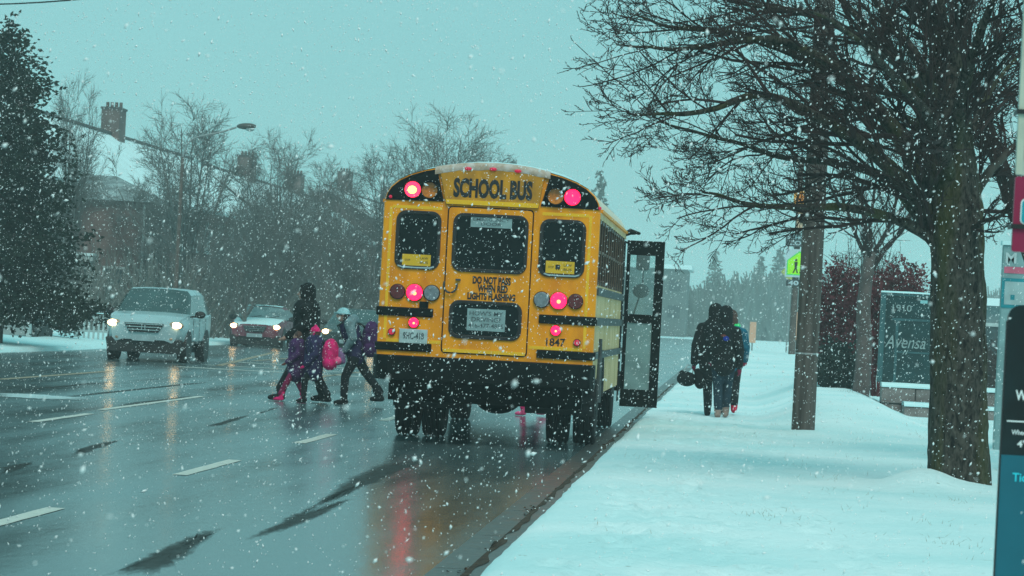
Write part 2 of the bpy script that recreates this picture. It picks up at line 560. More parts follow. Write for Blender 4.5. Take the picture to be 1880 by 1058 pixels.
def fray(m, sc=(26, 5, 1), gain=2.2):
    """let a patch material fade out raggedly at its edge"""
    nt_ = m.node_tree; b_ = nt_.nodes['Principled BSDF']
    a_ = nt_.nodes.new('ShaderNodeAttribute'); a_.attribute_name = 'cover'
    t_ = nt_.nodes.new('ShaderNodeTexCoord'); mp_ = nt_.nodes.new('ShaderNodeMapping'); mp_.inputs['Scale'].default_value = sc
    nz_ = nt_.nodes.new('ShaderNodeTexNoise'); nz_.inputs['Scale'].default_value = 1.0; nz_.inputs['Detail'].default_value = 9; nz_.inputs['Roughness'].default_value = .7
    nt_.links.new(t_.outputs['Object'], mp_.inputs[0]); nt_.links.new(mp_.outputs[0], nz_.inputs['Vector'])
    ad = nt_.nodes.new('ShaderNodeMath'); ad.operation = 'ADD'
    mr_ = nt_.nodes.new('ShaderNodeMapRange'); mr_.inputs[1].default_value = .80; mr_.inputs[2].default_value = 1.25; mr_.inputs[4].default_value = .72
    nt_.links.new(a_.outputs['Fac'], ad.inputs[0]); nt_.links.new(nz_.outputs['Fac'], ad.inputs[1])
    nt_.links.new(ad.outputs[0], mr_.inputs[0]); nt_.links.new(mr_.outputs[0], b_.inputs['Alpha'])
fray(DRY); fray(SLUSH)

def gp(*ps):
    return [tuple(ground(x, y))[:2] for x, y in ps]
for i, pp in enumerate([
    gp((185, 1062), (265, 1062), (350, 1018), (412, 967), (380, 972), (290, 1010)),
    gp((540, 945), (590, 930), (640, 908), (740, 862), (800, 838), (720, 845), (640, 878), (590, 915)),
    gp((0, 872), (35, 862), (74, 846), (40, 850), (0, 860)),
    gp((124, 837), (150, 834), (232, 806), (200, 810), (140, 825)),
    gp((365, 786), (400, 783), (470, 760), (440, 765)),
    gp((160, 759), (240, 744), (366, 730), (366, 725), (230, 741)),
    gp((462, 764), (500, 752), (515, 748), (505, 748))]):
    blob(pp, 'asphalt_patch', DRY, 0.0025, jag=0.045, sd=i * 5)
blob(gp((-10, 722), (60, 724), (168, 732), (150, 736), (70, 735), (-10, 730)), 'slush_streak', SLUSH, 0.012, jag=0.1)
# long water-shed marks of the lanes ahead
for i, (x, y0, y1) in enumerate([(-6.2, 60, 68), (-9.5, 44, 60), (-10.6, 47, 56), (-3.0, 20, 26), (-2.5, 50, 60)]):
    blob([(x, y0), (x + 0.14, y0 + 2), (x + 0.10, y1), (x - 0.08, y1 - 2)], 'asphalt_patch', DRY, 0.0025, jag=0.05, sd=40 + i)

# kerb and gutter
KERB = mat('wet_kerb_concrete', (0.070, 0.074, 0.072), 0.38, var=0.35, scale=5, bump=0.4, bscale=25, rvar=0.1)
DIRT = mat('leaf_litter', (0.035, 0.022, 0.016), 0.8, c2=(.09, .055, .035), scale=14, bump=0.8, bscale=40, spec=0.2)
kerb = MB().b2(KERB_X - 0.0, KERB_X + 0.16, -30, 330, -0.05, 0.125).build('kerb', KERB)
tag(kerb, kind='structure')
gm = MB()
y = -20.0
while y < 110:
    gm.add([(KERB_X - 0.32, y + 0.006, 0.006), (KERB_X - 0.002, y + 0.006, 0.009), (KERB_X - 0.002, y + 2.99, 0.009), (KERB_X - 0.32, y + 2.99, 0.006)], [(0, 1, 2, 3)])
    y += 3.0
gm.build('gutter', KERB, kerb)
# leaf litter washed against the kerb
g = MB()
rl = random.Random(3)
for i in range(5200):
    y = 14 + 40 * rl.random() ** 1.3
    dens = noise.noise(Vector((y * 0.5, 0, 50)))
    if dens < -0.25 and rl.random() < 0.8:
        continue
    x = KERB_X - 0.005 - abs(rl.gauss(0, 0.035 + 0.03 * (dens > 0.2)))
    z = 0.012 + max(0, 0.12 - (KERB_X - x) * 2.2) * rl.random()
    s = rl.uniform(0.008, 0.022); a = rl.uniform(0, 6.3)
    g.add([(x + s * cos(a), y + s * sin(a), z), (x + s * cos(a + 2), y + s * sin(a + 2), z + rl.uniform(0, s)), (x + s * cos(a + 4), y + s * sin(a + 4), z)], [(0, 1, 2)])
yy = list(np.arange(13, 75, .12)); rows = []
for y in yy:
    w_ = .030 + .05 * max(0, noise.noise(Vector((y * .6, 5, 5)))) + .02 * noise.noise(Vector((y * 3, 5, 5)))
    h = .055 + .05 * noise.noise(Vector((y * .9, 1, 9))) + .02 * noise.noise(Vector((y * 4, 1, 9)))
    rows.append([(KERB_X - w_, y, .0105), (KERB_X - w_ * .5, y, .03 + h * .3), (KERB_X - .006, y, max(.05, h + .06)), (KERB_X - .004, y, .1275), (KERB_X + .035 + .05 * noise.noise(Vector((y * 1.3, 7, 2))), y, .1278)])
g.grid(rows)
tag(g.build('leaf_litter', DIRT), 'brown wet leaves and grit washed along the kerb face', 'leaf litter', kind='stuff')

# dead grass stalks poking through the snow
GRASS = mat('dead_grass', (0.22, 0.20, 0.13), 0.8, var=0.4, scale=20)
g = MB()
for c in range(150):
    x0, y0 = rl.uniform(-1.0, 4.2), rl.uniform(19, 56)
    if x0 < 0.4 and rl.random() < 0.75:
        continue
    for j in range(rl.randint(2, 14)):
        x, y = x0 + rl.gauss(0, 0.13), y0 + rl.gauss(0, 0.3)
        z = verge_z(x, y); h = rl.uniform(0.012, 0.042); dx, dy = rl.gauss(0, 0.03), rl.gauss(0, 0.03)
        g.add([(x - 0.002, y, z - 0.01), (x + 0.002, y, z - 0.01), (x + dx, y + dy, z + h)], [(0, 1, 2)])
tag(g.build('grass_stalks', GRASS), 'sparse dead grass stalks poking through the snow of the verge', 'grass', kind='stuff')
# ================================================================== THE SCHOOL BUS
BUSY = mat('school_bus_yellow', (0.74, 0.235, 0.005), 0.42, c2=(1.0, 0.375, 0.004), scale=5.0, stretch=(1, 1, .45), lo=.3, hi=.6, bump=0.08, spec=0.25, rvar=0.08, detail=8)
BUSD = mat('bus_yellow_road_dirt', (0.42, 0.20, 0.03), 0.7, c2=(0.72, 0.32, 0.02), scale=7, bump=0.1, spec=0.2, detail=8, stretch=(1, 1, 0.6))
BUSS = mat('bus_side_salt_film', (0.58, 0.38, 0.16), 0.6, c2=(0.78, 0.56, 0.30), scale=3, spec=0.3, stretch=(1, 1, 0.5))
BUSR = mat('snow_dusted_roof', (0.78, 0.62, 0.42), 0.6, c2=(0.82, 0.78, 0.70), scale=5, bump=0.2)
TAPE = mat('reflective_yellow_tape', (0.98, 0.52, 0.003), 0.35, var=0.06, emit=None)
BLK = mat('bus_black_paint', (0.004, 0.006, 0.006), 0.5, var=0.4, scale=9, spec=0.12)
BLKR = mat('bus_black_salted', (0.05, 0.065, 0.068), 0.6, var=0.4, scale=5)
UNDER = mat('dirty_underbody', (0.007, 0.008, 0.008), 0.85, var=0.5, scale=9, spec=0.15)
REDON = mat('lit_red_lens', (0.7, 0.01, 0.05), 0.25, var=0.1, emit=(1.0, 0.003, 0.045), estr=4.8)
REDHOT = mat('lit_red_bulb', (1.0, 0.2, 0.05), 0.3, emit=(1.0, 0.22, 0.08), estr=4.5)
REDMID = mat('bright_flashing_lens', (0.9, 0.02, 0.05), 0.3, emit=(1.0, 0.02, 0.07), estr=3.6)
YELHOT = mat('flashing_bulb', (1.0, 0.5, 0.1), 0.3, emit=(1.0, 0.42, 0.07), estr=7)
REDOFF = mat('unlit_red_lens', (0.13, 0.008, 0.012), 0.25, var=0.35, scale=40, spec=0.6)
MARKR = mat('clearance_red', (0.55, 0.005, 0.05), 0.3, emit=(1.0, 0.005, 0.08), estr=0.25)
AMBER = mat('amber_lens', (0.72, 0.20, 0.01), 0.25, var=0.25, scale=30, spec=0.6)
CLEAR = mat('clear_grey_lens', (0.20, 0.24, 0.27), 0.3, var=0.2, scale=30, spec=0.6)
STICK = mat('yellow_sticker', (0.75, 0.44, 0.01), 0.5, var=0.08)
PLATE = mat('white_number_plate', (0.42, 0.55, 0.56), 0.45, var=0.12, scale=12)
DECAL = mat('grey_notice', (0.24, 0.36, 0.37), 0.6, var=0.15, scale=14)
INK = mat('black_ink', (0.010, 0.010, 0.012), 0.5, var=0.2)
INKG = mat('faded_ink', (0.06, 0.09, 0.10), 0.6, var=0.3)

SPW = mat('salted_dark_post', (0.10, 0.062, 0.038), .6, var=.3)
bus = thing('school_bus', 'yellow school bus stopped at the kerb, red lamps lit, front door open', 'school bus', (-2.79, 36.6, 0))
L = 8.75            # body length to the windscreen
arc = [(1.22, 2.72), (1.195, 2.80), (1.15, 2.88), (1.06, 2.96), (0.94, 3.025), (0.78, 3.08), (0.60, 3.125), (0.40, 3.160), (0.20, 3.180), (0, 3.186)]
arc = arc + [(-x, z) for x, z in arc[-2::-1]]
# rear wall, one thick plate with the section of the body
prof = [(1.22, 0.80)] + arc + [(-1.22, 0.80)]
MB().prism(prof, 0.0, 0.09).build('rear_wall', BUSY, bus, bevel=0.018, fixn=True)
# roof shell
rows = []
for y, sc, dz in ((0.092, 1, 0), (1.0, 1, 0), (4.0, 1, 0), (L - 0.3, 1, 0), (L - 0.05, 0.985, -0.02), (L + 0.12, 0.94, -0.10)):
    rows.append([(x * sc, y, z + dz * (z > 2.75)) for x, z in arc])
roof = MB().grid(rows).build('roof', BUSR, bus, smooth=40)
rows = []
for i in range(30):
    y = -0.005 + (L + 0.1) * i / 29
    row = []
    for x, z in arc:
        if abs(x) > 1.1:
            continue
        e = 1 - abs(x) / 1.1
        t = 0.004 + 0.030 * sstep(0.02, 0.35, e) + 0.010 * noise.noise(Vector((x * 3, y * 2, 5)))
        if i in (0, 29): t = 0.003
        row.append((x, y, z + t))
    rows.append(row)
MB().grid(rows).build('roof_snow', SNOWM, roof, smooth=180)
for y in (2.2, 4.4, 6.6):
    m_ = MB(); rows = [[(x * 1.006, yy, z * 1.002 + 0.006) for x, z in arc if abs(x) > 1.0 or True] for yy in (y - 0.02, y + 0.02)]
    m_.grid(rows).build('roof_rib', BUSR, roof, smooth=40)
# drip rail
for s in (-1, 1):
    MB().b2(s * 1.215, s * 1.245, 0.1, L, 2.70, 2.735).build('drip_rail', BUSY, bus)

# side walls: skirt, belt, window header
for s in (-1, 1):
    sw = MB()
    sw.b2(s * 1.17, s * 1.22, 0.092, L, 1.13, 1.885)
    sw.b2(s * 1.17, s * 1.22, 0.092, 1.75, 0.82, 1.13)
    sw.b2(s * 1.17, s * 1.22, 3.15, L, 0.62, 1.13)
    sw.b2(s * 1.17, s * 1.22, 0.092, L, 2.63, 2.72)
    w_ = sw.build('side_wall', BUSS, bus)
    # wheel arch
    pts = [(2.45 + 0.62 * cos(R(a)), 0.58 + 0.56 * sin(R(a))) for a in range(0, 181, 15)]
    pin = [(2.45 + 0.56 * cos(R(a)), 0.58 + 0.50 * sin(R(a))) for a in range(0, 181, 15)]
    MB().ring(pts + pts[::-1][:0], pin, s * 1.19, s * 1.235, axis='x').build('wheel_arch', BLKR, w_)
    for z0, z1 in ((1.77, 1.86), (1.43, 1.52), (1.05, 1.13)):
        MB().b2(s * 1.221, s * 1.243, 0.092, L, z0, z1).build('rub_rail', BLKR, w_)
    # side windows
    n = 12
    p = (L - 0.35) / n
    for i in range(n):
        y0 = 0.16 + i * p
        SW = mat('side_window_tint', (0.030, 0.020, 0.016), 0.2, var=0.4, scale=3)
        sf = MB().b2(s * 1.17, s * 1.224, y0 - 0.035, y0 + 0.025, 1.887, 2.628).build('window_post', SPW, w_)
        f = MB().ring(rr((y0 + p / 2 - 0.005), 2.258, p - 0.07, 0.73, 0.05), rr((y0 + p / 2 - 0.005), 2.258, p - 0.14, 0.66, 0.04), s * 1.185, s * 1.212, axis='x').build('window', SW, bus)
        MB().b2(s * 1.19, s * 1.196, y0 + 0.028, y0 + p - 0.038, 1.90, 2.62).build('pane', SW, f)
        MB().b2(s * 1.197, s * 1.216, y0 + 0.03, y0 + p - 0.04, 2.25, 2.28).build('sash_rail', SPW, f)
MB().b2(-1.168, 1.168, 0.12, L - 0.1, 0.86, 0.92).build('floor', UNDER, bus)
core = MB().b2(-1.16, 1.16, 0.12, L - 0.1, 0.93, 2.70).build('cabin', GLASS, bus)

# header with SCHOOL BUS, black lamp panels
hdr = MB().prism([(-0.523, 2.705), (0.526, 2.705), (0.575, 3.095), (0.30, 3.150), (0, 3.160), (-0.30, 3.150), (-0.612, 3.095)], -0.035, -0.001).build('header_panel', BUSD, bus, bevel=0.01, fixn=True)
MB().prism([(-0.515, 2.712), (0.518, 2.712), (0.525, 2.762), (-0.522, 2.762)], -0.042, -0.036).build('header_tape', TAPE, hdr)
text_obj('lettering', 'SCHOOL BUS', INK, hdr, -0.443, 0.447, 2.790, 3.010, -0.0355, bold=0.05)
for s in (-1, 1):
    e = [(s * x, z) for x, z in arc[:10]]
    pl = [(s * 1.205, 2.725), (s * 1.185, 2.80), (s * 1.14, 2.872), (s * 1.05, 2.95), (s * 0.93, 3.013), (s * 0.77, 3.068), (s * 0.64, 3.095), (s * 0.545, 2.735)]
    pnl = MB().prism(pl, -0.014, -0.001).build('lamp_panel', BLK, bus, fixn=True)
    for x, z, kind in ((0.90, 2.852, 'r'), (0.71, 2.854, 'a')):
        bez = MB().disc((s * x, z), 0.098, -0.055, -0.015, 24).build('warning_lamp', BLK, bus)
        lit = REDON if kind == 'r' else AMBER
        if kind == 'r' and s < 0: lit = REDMID
        MB().disc((s * x, z), 0.086, -0.062, -0.056, 24, r2=0.09).build('lens', lit, bez)
        if kind == 'r':
            if s < 0:
                MB().ell((s * x - 0.005, -0.064, z - 0.005), (0.05, 0.012, 0.045)).build('bulb', YELHOT, bez, smooth=180)
        hood = MB()
        pts = []
        rows = []
        for yy in (-0.012, -0.14):
            rows.append([(s * x + 0.103 * cos(R(a)), yy, z + 0.103 * sin(R(a))) for a in range(10, 171, 16)])
        hood.grid(rows)
        ho = hood.build('lamp_hood', BLK, bez, smooth=180)
        sm = ho.modifiers.new('solid', 'SOLIDIFY'); sm.thickness = 0.006
for x, z in ((-0.288, 3.116), (-0.007, 3.124), (0.272, 3.116)):
    MB().ell((x, -0.04, z), (0.042, 0.03, 0.02)).build('clearance_lamp', MARKR, hdr, smooth=180)
MB().ell((-1.15, -0.01, 2.93 - 0.17), (0.02, 0.02, 0.02)).build('clearance_lamp', MARKR, bus, smooth=180)
MB().ell((1.21, -0.01, 2.745), (0.02, 0.02, 0.02)).build('clearance_lamp', MARKR, bus, smooth=180)
# shelf of frozen snow over the header
m_ = MB(); rows = []
for i in range(25):
    x = -0.66 + 1.3 * i / 24
    zt = np.interp(x, [a[0] for a in arc[::-1]], [a[1] for a in arc[::-1]])
    n_ = 0.012 * noise.noise(Vector((x * 9, 2, 2)))
    rows.append([(x, -0.037, zt - 0.075 - n_ * 2), (x, -0.05, zt - 0.04 + n_), (x, -0.03, zt + 0.004), (x, 0.0, zt + 0.012)])
FROST = mat('frosted_rime', (0.45, 0.33, 0.24), 0.8, c2=(0.62, 0.56, 0.52), scale=12, bump=0.4)
m_.grid(rows).build('rime', FROST, hdr, smooth=180)

# emergency door
door = MB().prism(rr(-0.009, 1.862, 0.945, 1.63, 0.04), -0.014, -0.002).build('emergency_door', BUSY, bus, bevel=0.004, fixn=True)
MB().ring(rr(-0.009, 1.862, 0.972, 1.655, 0.045), rr(-0.009, 1.862, 0.946, 1.631, 0.04), -0.005, -0.001).build('door_seal', BLK, door)
MB().b2(-0.47, 0.455, -0.020, -0.0145, 1.048, 1.088).build('door_tape', TAPE, door)

def rear_window(cx, cz, w, h, parent, y, name='rear_window'):
    f = MB().ring(rr(cx, cz, w + 0.06, h + 0.06, 0.11), rr(cx, cz, w - 0.02, h - 0.02, 0.075), y - 0.022, y - 0.001).build(name, BLACK, parent, bevel=0.006)
    MB().prism(rr(cx, cz, w - 0.021, h - 0.021, 0.075), y - 0.010, y - 0.002).build('pane', GLASS, f, fixn=True)
    return f
wl = rear_window(-0.815, 2.288, 0.45, 0.60, bus, 0)
wr = rear_window(0.812, 2.275, 0.46, 0.59, bus, 0)
wc = rear_window(0.0, 2.288, 0.79, 0.60, door, -0.014)
wd = rear_window(-0.010, 1.424, 0.76, 0.37, door, -0.014, name='lower_window')
# snow lodged on the lower seals
for x0, x1, zz in ((-1.03, -0.62, 1.975), (0.62, 1.02, 1.967)):
    MB().tube([(x0, -0.022, zz + 0.018), (x0 + 0.05, -0.024, zz + 0.002), ((x0 + x1) / 2, -0.024, zz), (x1 - 0.05, -0.024, zz + 0.002), (x1, -0.022, zz + 0.018)], 0.010, 6).build('snow_ledge', mat('old_snow', (0.36, 0.50, 0.52), 0.8), bus)

def notice(x0, x1, z0, z1, y, m, parent, lines, ink=INK, name='notice'):
    o = MB().b2(x0, x1, y - 0.004, y, z0, z1).build(name, m, parent)
    n = len(lines); h = (z1 - z0)
    for i, (s, a, b_) in enumerate(lines):
        zt = z1 - h * (0.10 + i * 0.84 / n); zb = zt - h * 0.62 / n
        text_obj('lettering', s, ink, o, x0 + a * (x1 - x0), x0 + b_ * (x1 - x0), zb, zt, y - 0.0042, depth=0.002, bold=0.01)
    return o
notice(-0.23, 0.235, 2.466, 2.585, -0.0245, DECAL, wc, [('EMERGENCY', .06, .94), ('DOOR', .25, .75)], INKG)
notice(-0.215, 0.215, 1.305, 1.55, -0.0245, DECAL, wd, [("HOW'S MY", .06, .94), ('DRIVING?', .12, .88), ('416-477-4855', .04, .96)], INKG)
for x0, x1, z0, z1, w_ in ((-0.982, -0.66, 1.992, 2.125, wl), (0.637, 0.96, 1.992, 2.13, wr)):
    o = MB().b2(x0, x1, -0.0145, -0.0105, z0, z1).build('sticker', STICK, w_)
    sg = MB()
    cx = x0 + (0.42 if x0 > 0 else 0.35) * (x1 - x0); cz = (z0 + z1) / 2
    if x0 > 0:
        sg.b2(cx - 0.026, cx + 0.026, -0.016, -0.0147, cz - 0.02, cz + 0.03).b2(cx - 0.018, cx - 0.008, -0.016, -0.0147, cz - 0.032, cz - 0.02).b2(cx + 0.008, cx + 0.018, -0.016, -0.0147, cz - 0.032, cz - 0.02)
        sg.build('emblem', INK, o)
    text_obj('lettering', 'STOP', INK, o, x0 + 0.03, x0 + 0.09, cz - 0.012, cz + 0.012, -0.0147, depth=0.0015)
    text_obj('lettering', 'LAW', INK, o, x1 - 0.12, x1 - 0.03, cz + 0.012, cz + 0.040, -0.0147, depth=0.0015)
    text_obj('lettering', 'BUS', INK, o, x1 - 0.12, x1 - 0.03, cz - 0.035, cz - 0.007, -0.0147, depth=0.0015)

# DO NOT PASS WHEN RED LIGHTS FLASHING
for s, x0, x1, z0, z1 in (('DO NOT PASS', -0.175, 0.255, 1.832, 1.912), ('WHEN RED', -0.115, 0.225, 1.742, 1.820), ('LIGHTS FLASHING', -0.225, 0.315, 1.655, 1.728)):
    text_obj('lettering', s, INK, door, x0, x1, z0 - .004, z1 + .004, -0.0145, depth=0.003, bold=0.05)
# handle: a curved pull with its lever
hp = [(-0.42 + 0.075 * cos(R(a)), -0.06, 1.80 + 0.085 * sin(R(a))) for a in range(-200, 31, 21)]
h_ = MB().tube(hp, 0.012, 8, round_ends=True).build('door_handle', BLKR, door, smooth=60)
MB().b2(-0.365, -0.31, -0.05, -0.015, 1.855, 1.875).build('handle_lever', BLKR, h_)

# lamps below the windows
def round_lamp(x, z, r, m, hot=False, name='tail_lamp'):
    b0 = MB().disc((x, z), r + 0.008, -0.030, -0.001, 24).build(name, BLK, bus)
    MB().disc((x, z), r, -0.044, -0.031, 24, r2=r * 1.0).build('lens', m, b0, bevel=0.006)
    if hot:
        MB().ell((x + 0.002, -0.045, z - r * 0.12), (r * 0.26, 0.008, r * 0.24), nu=9).build('bulb', REDHOT, b0, smooth=180)
    # rings moulded in the lens
    if r > 0.06:
        for q in (0.75, 0.5):
            MB().ring([(x + r * q * cos(R(a)), z + r * q * sin(R(a))) for a in range(0, 360, 18)], [(x + r * (q - .05) * cos(R(a)), z + r * (q - .05) * sin(R(a))) for a in range(0, 360, 18)], -0.0475, -0.0445).build('lens_ring', m, b0)
round_lamp(-1.015, 1.697, 0.080, REDOFF)
round_lamp(-0.822, 1.697, 0.092, REDON, True, name='brake_lamp')
round_lamp(-0.628, 1.700, 0.085, CLEAR, name='reversing_lamp')
round_lamp(0.612, 1.690, 0.085, CLEAR, name='reversing_lamp')
round_lamp(0.803, 1.688, 0.092, REDON, True, name='brake_lamp')
round_lamp(0.992, 1.688, 0.080, REDOFF)
round_lamp(-0.813, 1.358, 0.055, REDON, True)
round_lamp(0.788, 1.352, 0.055, REDON, True)
round_lamp(-1.058, 1.243, 0.034, MARKR, name='reflector')
round_lamp(1.033, 1.228, 0.034, MARKR, name='reflector')
# yellow tape outline
tp = [(-1.152, -1.120, 1.165, 2.655), (1.098, 1.130, 1.165, 2.655)]
for x0, x1, z0, z1 in tp:
    MB().b2(x0, x1, -0.004, 0.0, z0, z1).build('edge_tape', TAPE, bus)
for x0, x1, z in ((-1.118, -0.56, 2.655), (0.57, 1.096, 2.655), (-1.118, -0.50, 1.150), (0.49, 1.096, 1.150)):
    MB().b2(x0, x1, -0.004, 0.0, z - 0.018, z + 0.018).build('edge_tape', TAPE, bus)
# rub strips on the rear wall
for x0, x1, z0, z1 in ((-1.245, -0.60, 1.425, 1.525), (0.59, 1.245, 1.425, 1.525), (-1.24, -0.60, 1.035, 1.128), (0.585, 1.245, 1.035, 1.128)):
    MB().b2(x0, x1, -0.028, -0.002, z0, z1).build('rub_strip', BLK, bus, bevel=0.012)
    
MB().b2(-0.76, -0.66, -0.027, -0.002, 1.526, 1.60).build('lamp_bracket', BLK, bus)
pl = MB().b2(-0.968, -0.650, -0.036, -0.0285, 1.125, 1.285).build('number_plate', PLATE, bus, bevel=0.004)
text_obj('lettering', '9HC-418', INKG, pl, -0.925, -0.69, 1.170, 1.248, -0.0365, bold=0.02)
text_obj('lettering', '1847', INK, bus, 0.685, 0.900, 1.175, 1.265, -0.0005, depth=0.003, bold=0.02)

# bumper and everything under the floor
bp_ = [(-1.245, 0.25), (-1.245, -0.02), (-1.20, -0.10), (-1.08, -0.135), (1.08, -0.135), (1.20, -0.10), (1.245, -0.02), (1.245, 0.25)]
MB().prism(bp_, 0.71, 0.985, axis='z').build('rear_bumper', BLK, bus, bevel=0.012, fixn=True)
MB().b2(-1.0, 1.0, 0.30, 7.6, 0.60, 0.855).build('chassis', UNDER, bus)
u = MB()
u.b2(-0.46, -0.36, 0.2, L, 0.50, 0.72).b2(0.36, 0.46, 0.2, L, 0.50, 0.72)
u.b2(-1.1, 1.1, 0.36, 0.44, 0.47, 0.75)
u.b2(-0.34, 0.34, 1.2, 1.9, 0.45, 0.62)
u.build('frame_rails', UNDER, bus)
ax = MB()
ax.tube([(-1.0, 2.45, 0.52), (-0.25, 2.45, 0.52)], 0.09, 12).tube([(0.25, 2.45, 0.52), (1.0, 2.45, 0.52)], 0.09, 12)
ax.ell((0, 2.45, 0.535), (0.30, 0.22, 0.225), nu=20, nv=14)
ax.build('rear_axle', UNDER, bus, smooth=50)
for s in (-1, 1):
    MB().tube([(s * 0.5, 1.7, 0.62), (s * 0.5, 2.1, 0.45), (s * 0.5, 2.45, 0.42), (s * 0.5, 2.8, 0.45), (s * 0.5, 3.3, 0.62)], 0.05, 6).build('leaf_spring', UNDER, bus)
    fl = MB()
    rows = [[(s * (0.37 if i == 0 else 1.19), 1.84 + 0.03 * sin(z * 9), z) for i in (0, 1)] for z in (0.72, 0.6, 0.5, 0.42, 0.36)]
    fl.grid(rows)
    f_ = fl.build('mud_flap', BLACK, bus); sd_ = f_.modifiers.new('solid', 'SOLIDIFY'); sd_.thickness = 0.012
MB().tube([(-0.52, 0.12, 0.50), (-0.52, 1.2, 0.50)], 0.055, 12).build('tailpipe', UNDER, bus, smooth=50)

def wheel_mesh(r=0.50, w=0.26, hub=0.28, groove=True):
    """tyre as a lathe about x"""
    pr = [(hub, -w * .42), (r - 0.10, -w / 2), (r - 0.03, -w * .49), (r - 0.004, -w * .42)]
    if groove:
        for q in (-.28, 0, .28):
            pr += [(r, w * (q - .07)), (r - .015, w * (q - .04)), (r - .015, w * (q + .04)), (r, w * (q + .07))]
    pr += [(r - 0.004, w * .42), (r - 0.03, w * .49), (r - 0.10, w / 2), (hub, w * .42)]
    n = 36
    rows = [[(t, rad * cos(2 * pi * i / n), rad * sin(2 * pi * i / n)) for i in range(n)] for rad, t in pr]
    m_ = MB(); m_.grid(rows, closed=True)
    return m_
bus_tyre = wheel_mesh().mesh('tyre', TYRE, 35)
rimm = MB().disc((0, 0), 0.278, -0.07, 0.07, 28, axis='x').disc((0, 0), 0.10, 0.07, 0.13, 16, axis='x', r2=0.08)
for i in range(8):
    rimm.disc((0.17 * cos(i * pi / 4), 0.17 * sin(i * pi / 4)), 0.018, 0.07, 0.10, 8, axis='x')
RIM = mat('grimy_steel_rim', (0.10, 0.10, 0.09), 0.6, metal=0.4, var=0.4, scale=10)
rimm = rimm.mesh('rim', RIM, 35)
for x, y in ((-1.06, 2.45), (-0.74, 2.45), (0.74, 2.45), (1.06, 2.45), (-1.0, 9.2), (1.0, 9.2)):
    w_ = link('wheel', bus_tyre, bus, loc=(x, y, 0.50))
    r_ = link('rim', rimm, w_)
    if x < 0: r_.rotation_euler = (0, 0, pi)

# front: windscreen wall, bonnet, open door, mirrors
MB().prism([(1.20, 0.92)] + [(x * .98, z - 0.06) for x, z in arc] + [(-1.20, 0.92)], L - 0.06, L - 0.02).build('front_wall', BUSS, bus, fixn=True)
ws = MB().grid([[(-1.08, L + 0.20, 1.75), (1.08, L + 0.20, 1.75)], [(-1.05, L + 0.02, 2.68), (1.05, L + 0.02, 2.68)]]).build('windscreen', GLASS, bus)
rows = []
for y, w_, zt in ((L + 0.0, 1.0, 1.70), (L + 0.5, 0.96, 1.62), (L + 1.1, 0.90, 1.52), (L + 1.35, 0.84, 1.35), (L + 1.4, 0.80, 0.70)):
    rows.append([(-w_, y, 0.60), (-w_, y, zt - 0.18), (-w_ * .85, y, zt - 0.04), (0, y, zt), (w_ * .85, y, zt - 0.04), (w_, y, zt - 0.18), (w_, y, 0.60)])
MB().grid(rows).build('bonnet', BUSS, bus, smooth=40)
MB().b2(-1.2, 1.2, L + 1.42, L + 1.55, 0.50, 0.78).build('front_bumper', BLK, bus, bevel=0.02)
# the entrance opening and the open leaf, at right angles to the body
MB().b2(1.2205, 1.226, L - 0.72, L - 0.12, 0.40, 2.58).build('doorway_shade', UNDER, bus)  # dark sheet on the wall stands for the shaded opening
leaf = MB()
x0, x1, z0, z1, yy = 1.245, 1.765, 0.32, 2.62, L - 0.10
leaf.b2(x0, x0 + 0.05, yy, yy + 0.04, z0 + 0.0, z1)
leaf.b2(x1 - 0.125, x1, yy, yy + 0.04, z0, z1)
leaf.b2(x0 + 0.0505, x1 - 0.1255, yy, yy + 0.04, z1 - 0.20, z1)
leaf.b2(x0 + 0.0505, x1 - 0.1255, yy, yy + 0.04, 1.48, 1.60)
leaf.b2(x0 + 0.0505, x1 - 0.1255, yy, yy + 0.04, z0, z0 + 0.24)
lf = leaf.build('entrance_door', BLK, bus)
FGL = mat('fogged_door_glass', (0.20, 0.33, 0.33), 0.35, var=0.15, scale=5)
TGL = bpy.data.materials.new('clear_glass'); TGL.use_nodes = True
nt = TGL.node_tree; nt.nodes.clear()
o_ = nt.nodes.new('ShaderNodeOutputMaterial'); mxs = nt.nodes.new('ShaderNodeMixShader'); ts = nt.nodes.new('ShaderNodeBsdfTransparent'); gs = nt.nodes.new('ShaderNodeBsdfGlossy'); ns = nt.nodes.new('ShaderNodeTexNoise')
gs.inputs['Roughness'].default_value = 0.25
ts.inputs[0].default_value = (0.85, 0.93, 0.92, 1)
mr_ = nt.nodes.new('ShaderNodeMapRange'); mr_.inputs[3].default_value = 0.06; mr_.inputs[4].default_value = 0.30
ns.inputs['Scale'].default_value = 3
nt.links.new(ns.outputs['Fac'], mr_.inputs[0]); nt.links.new(mr_.outputs[0], mxs.inputs[0])
nt.links.new(ts.outputs[0], mxs.inputs[1]); nt.links.new(gs.outputs[0], mxs.inputs[2]); nt.links.new(mxs.outputs[0], o_.inputs[0])
MB().b2(x0 + 0.051, x1 - 0.126, yy + 0.015, yy + 0.022, 1.601, z1 - 0.201).build('pane', TGL, lf)
MB().b2(x0 + 0.051, x1 - 0.126, yy + 0.015, yy + 0.022, z0 + 0.241, 1.479).build('pane', FGL, lf)
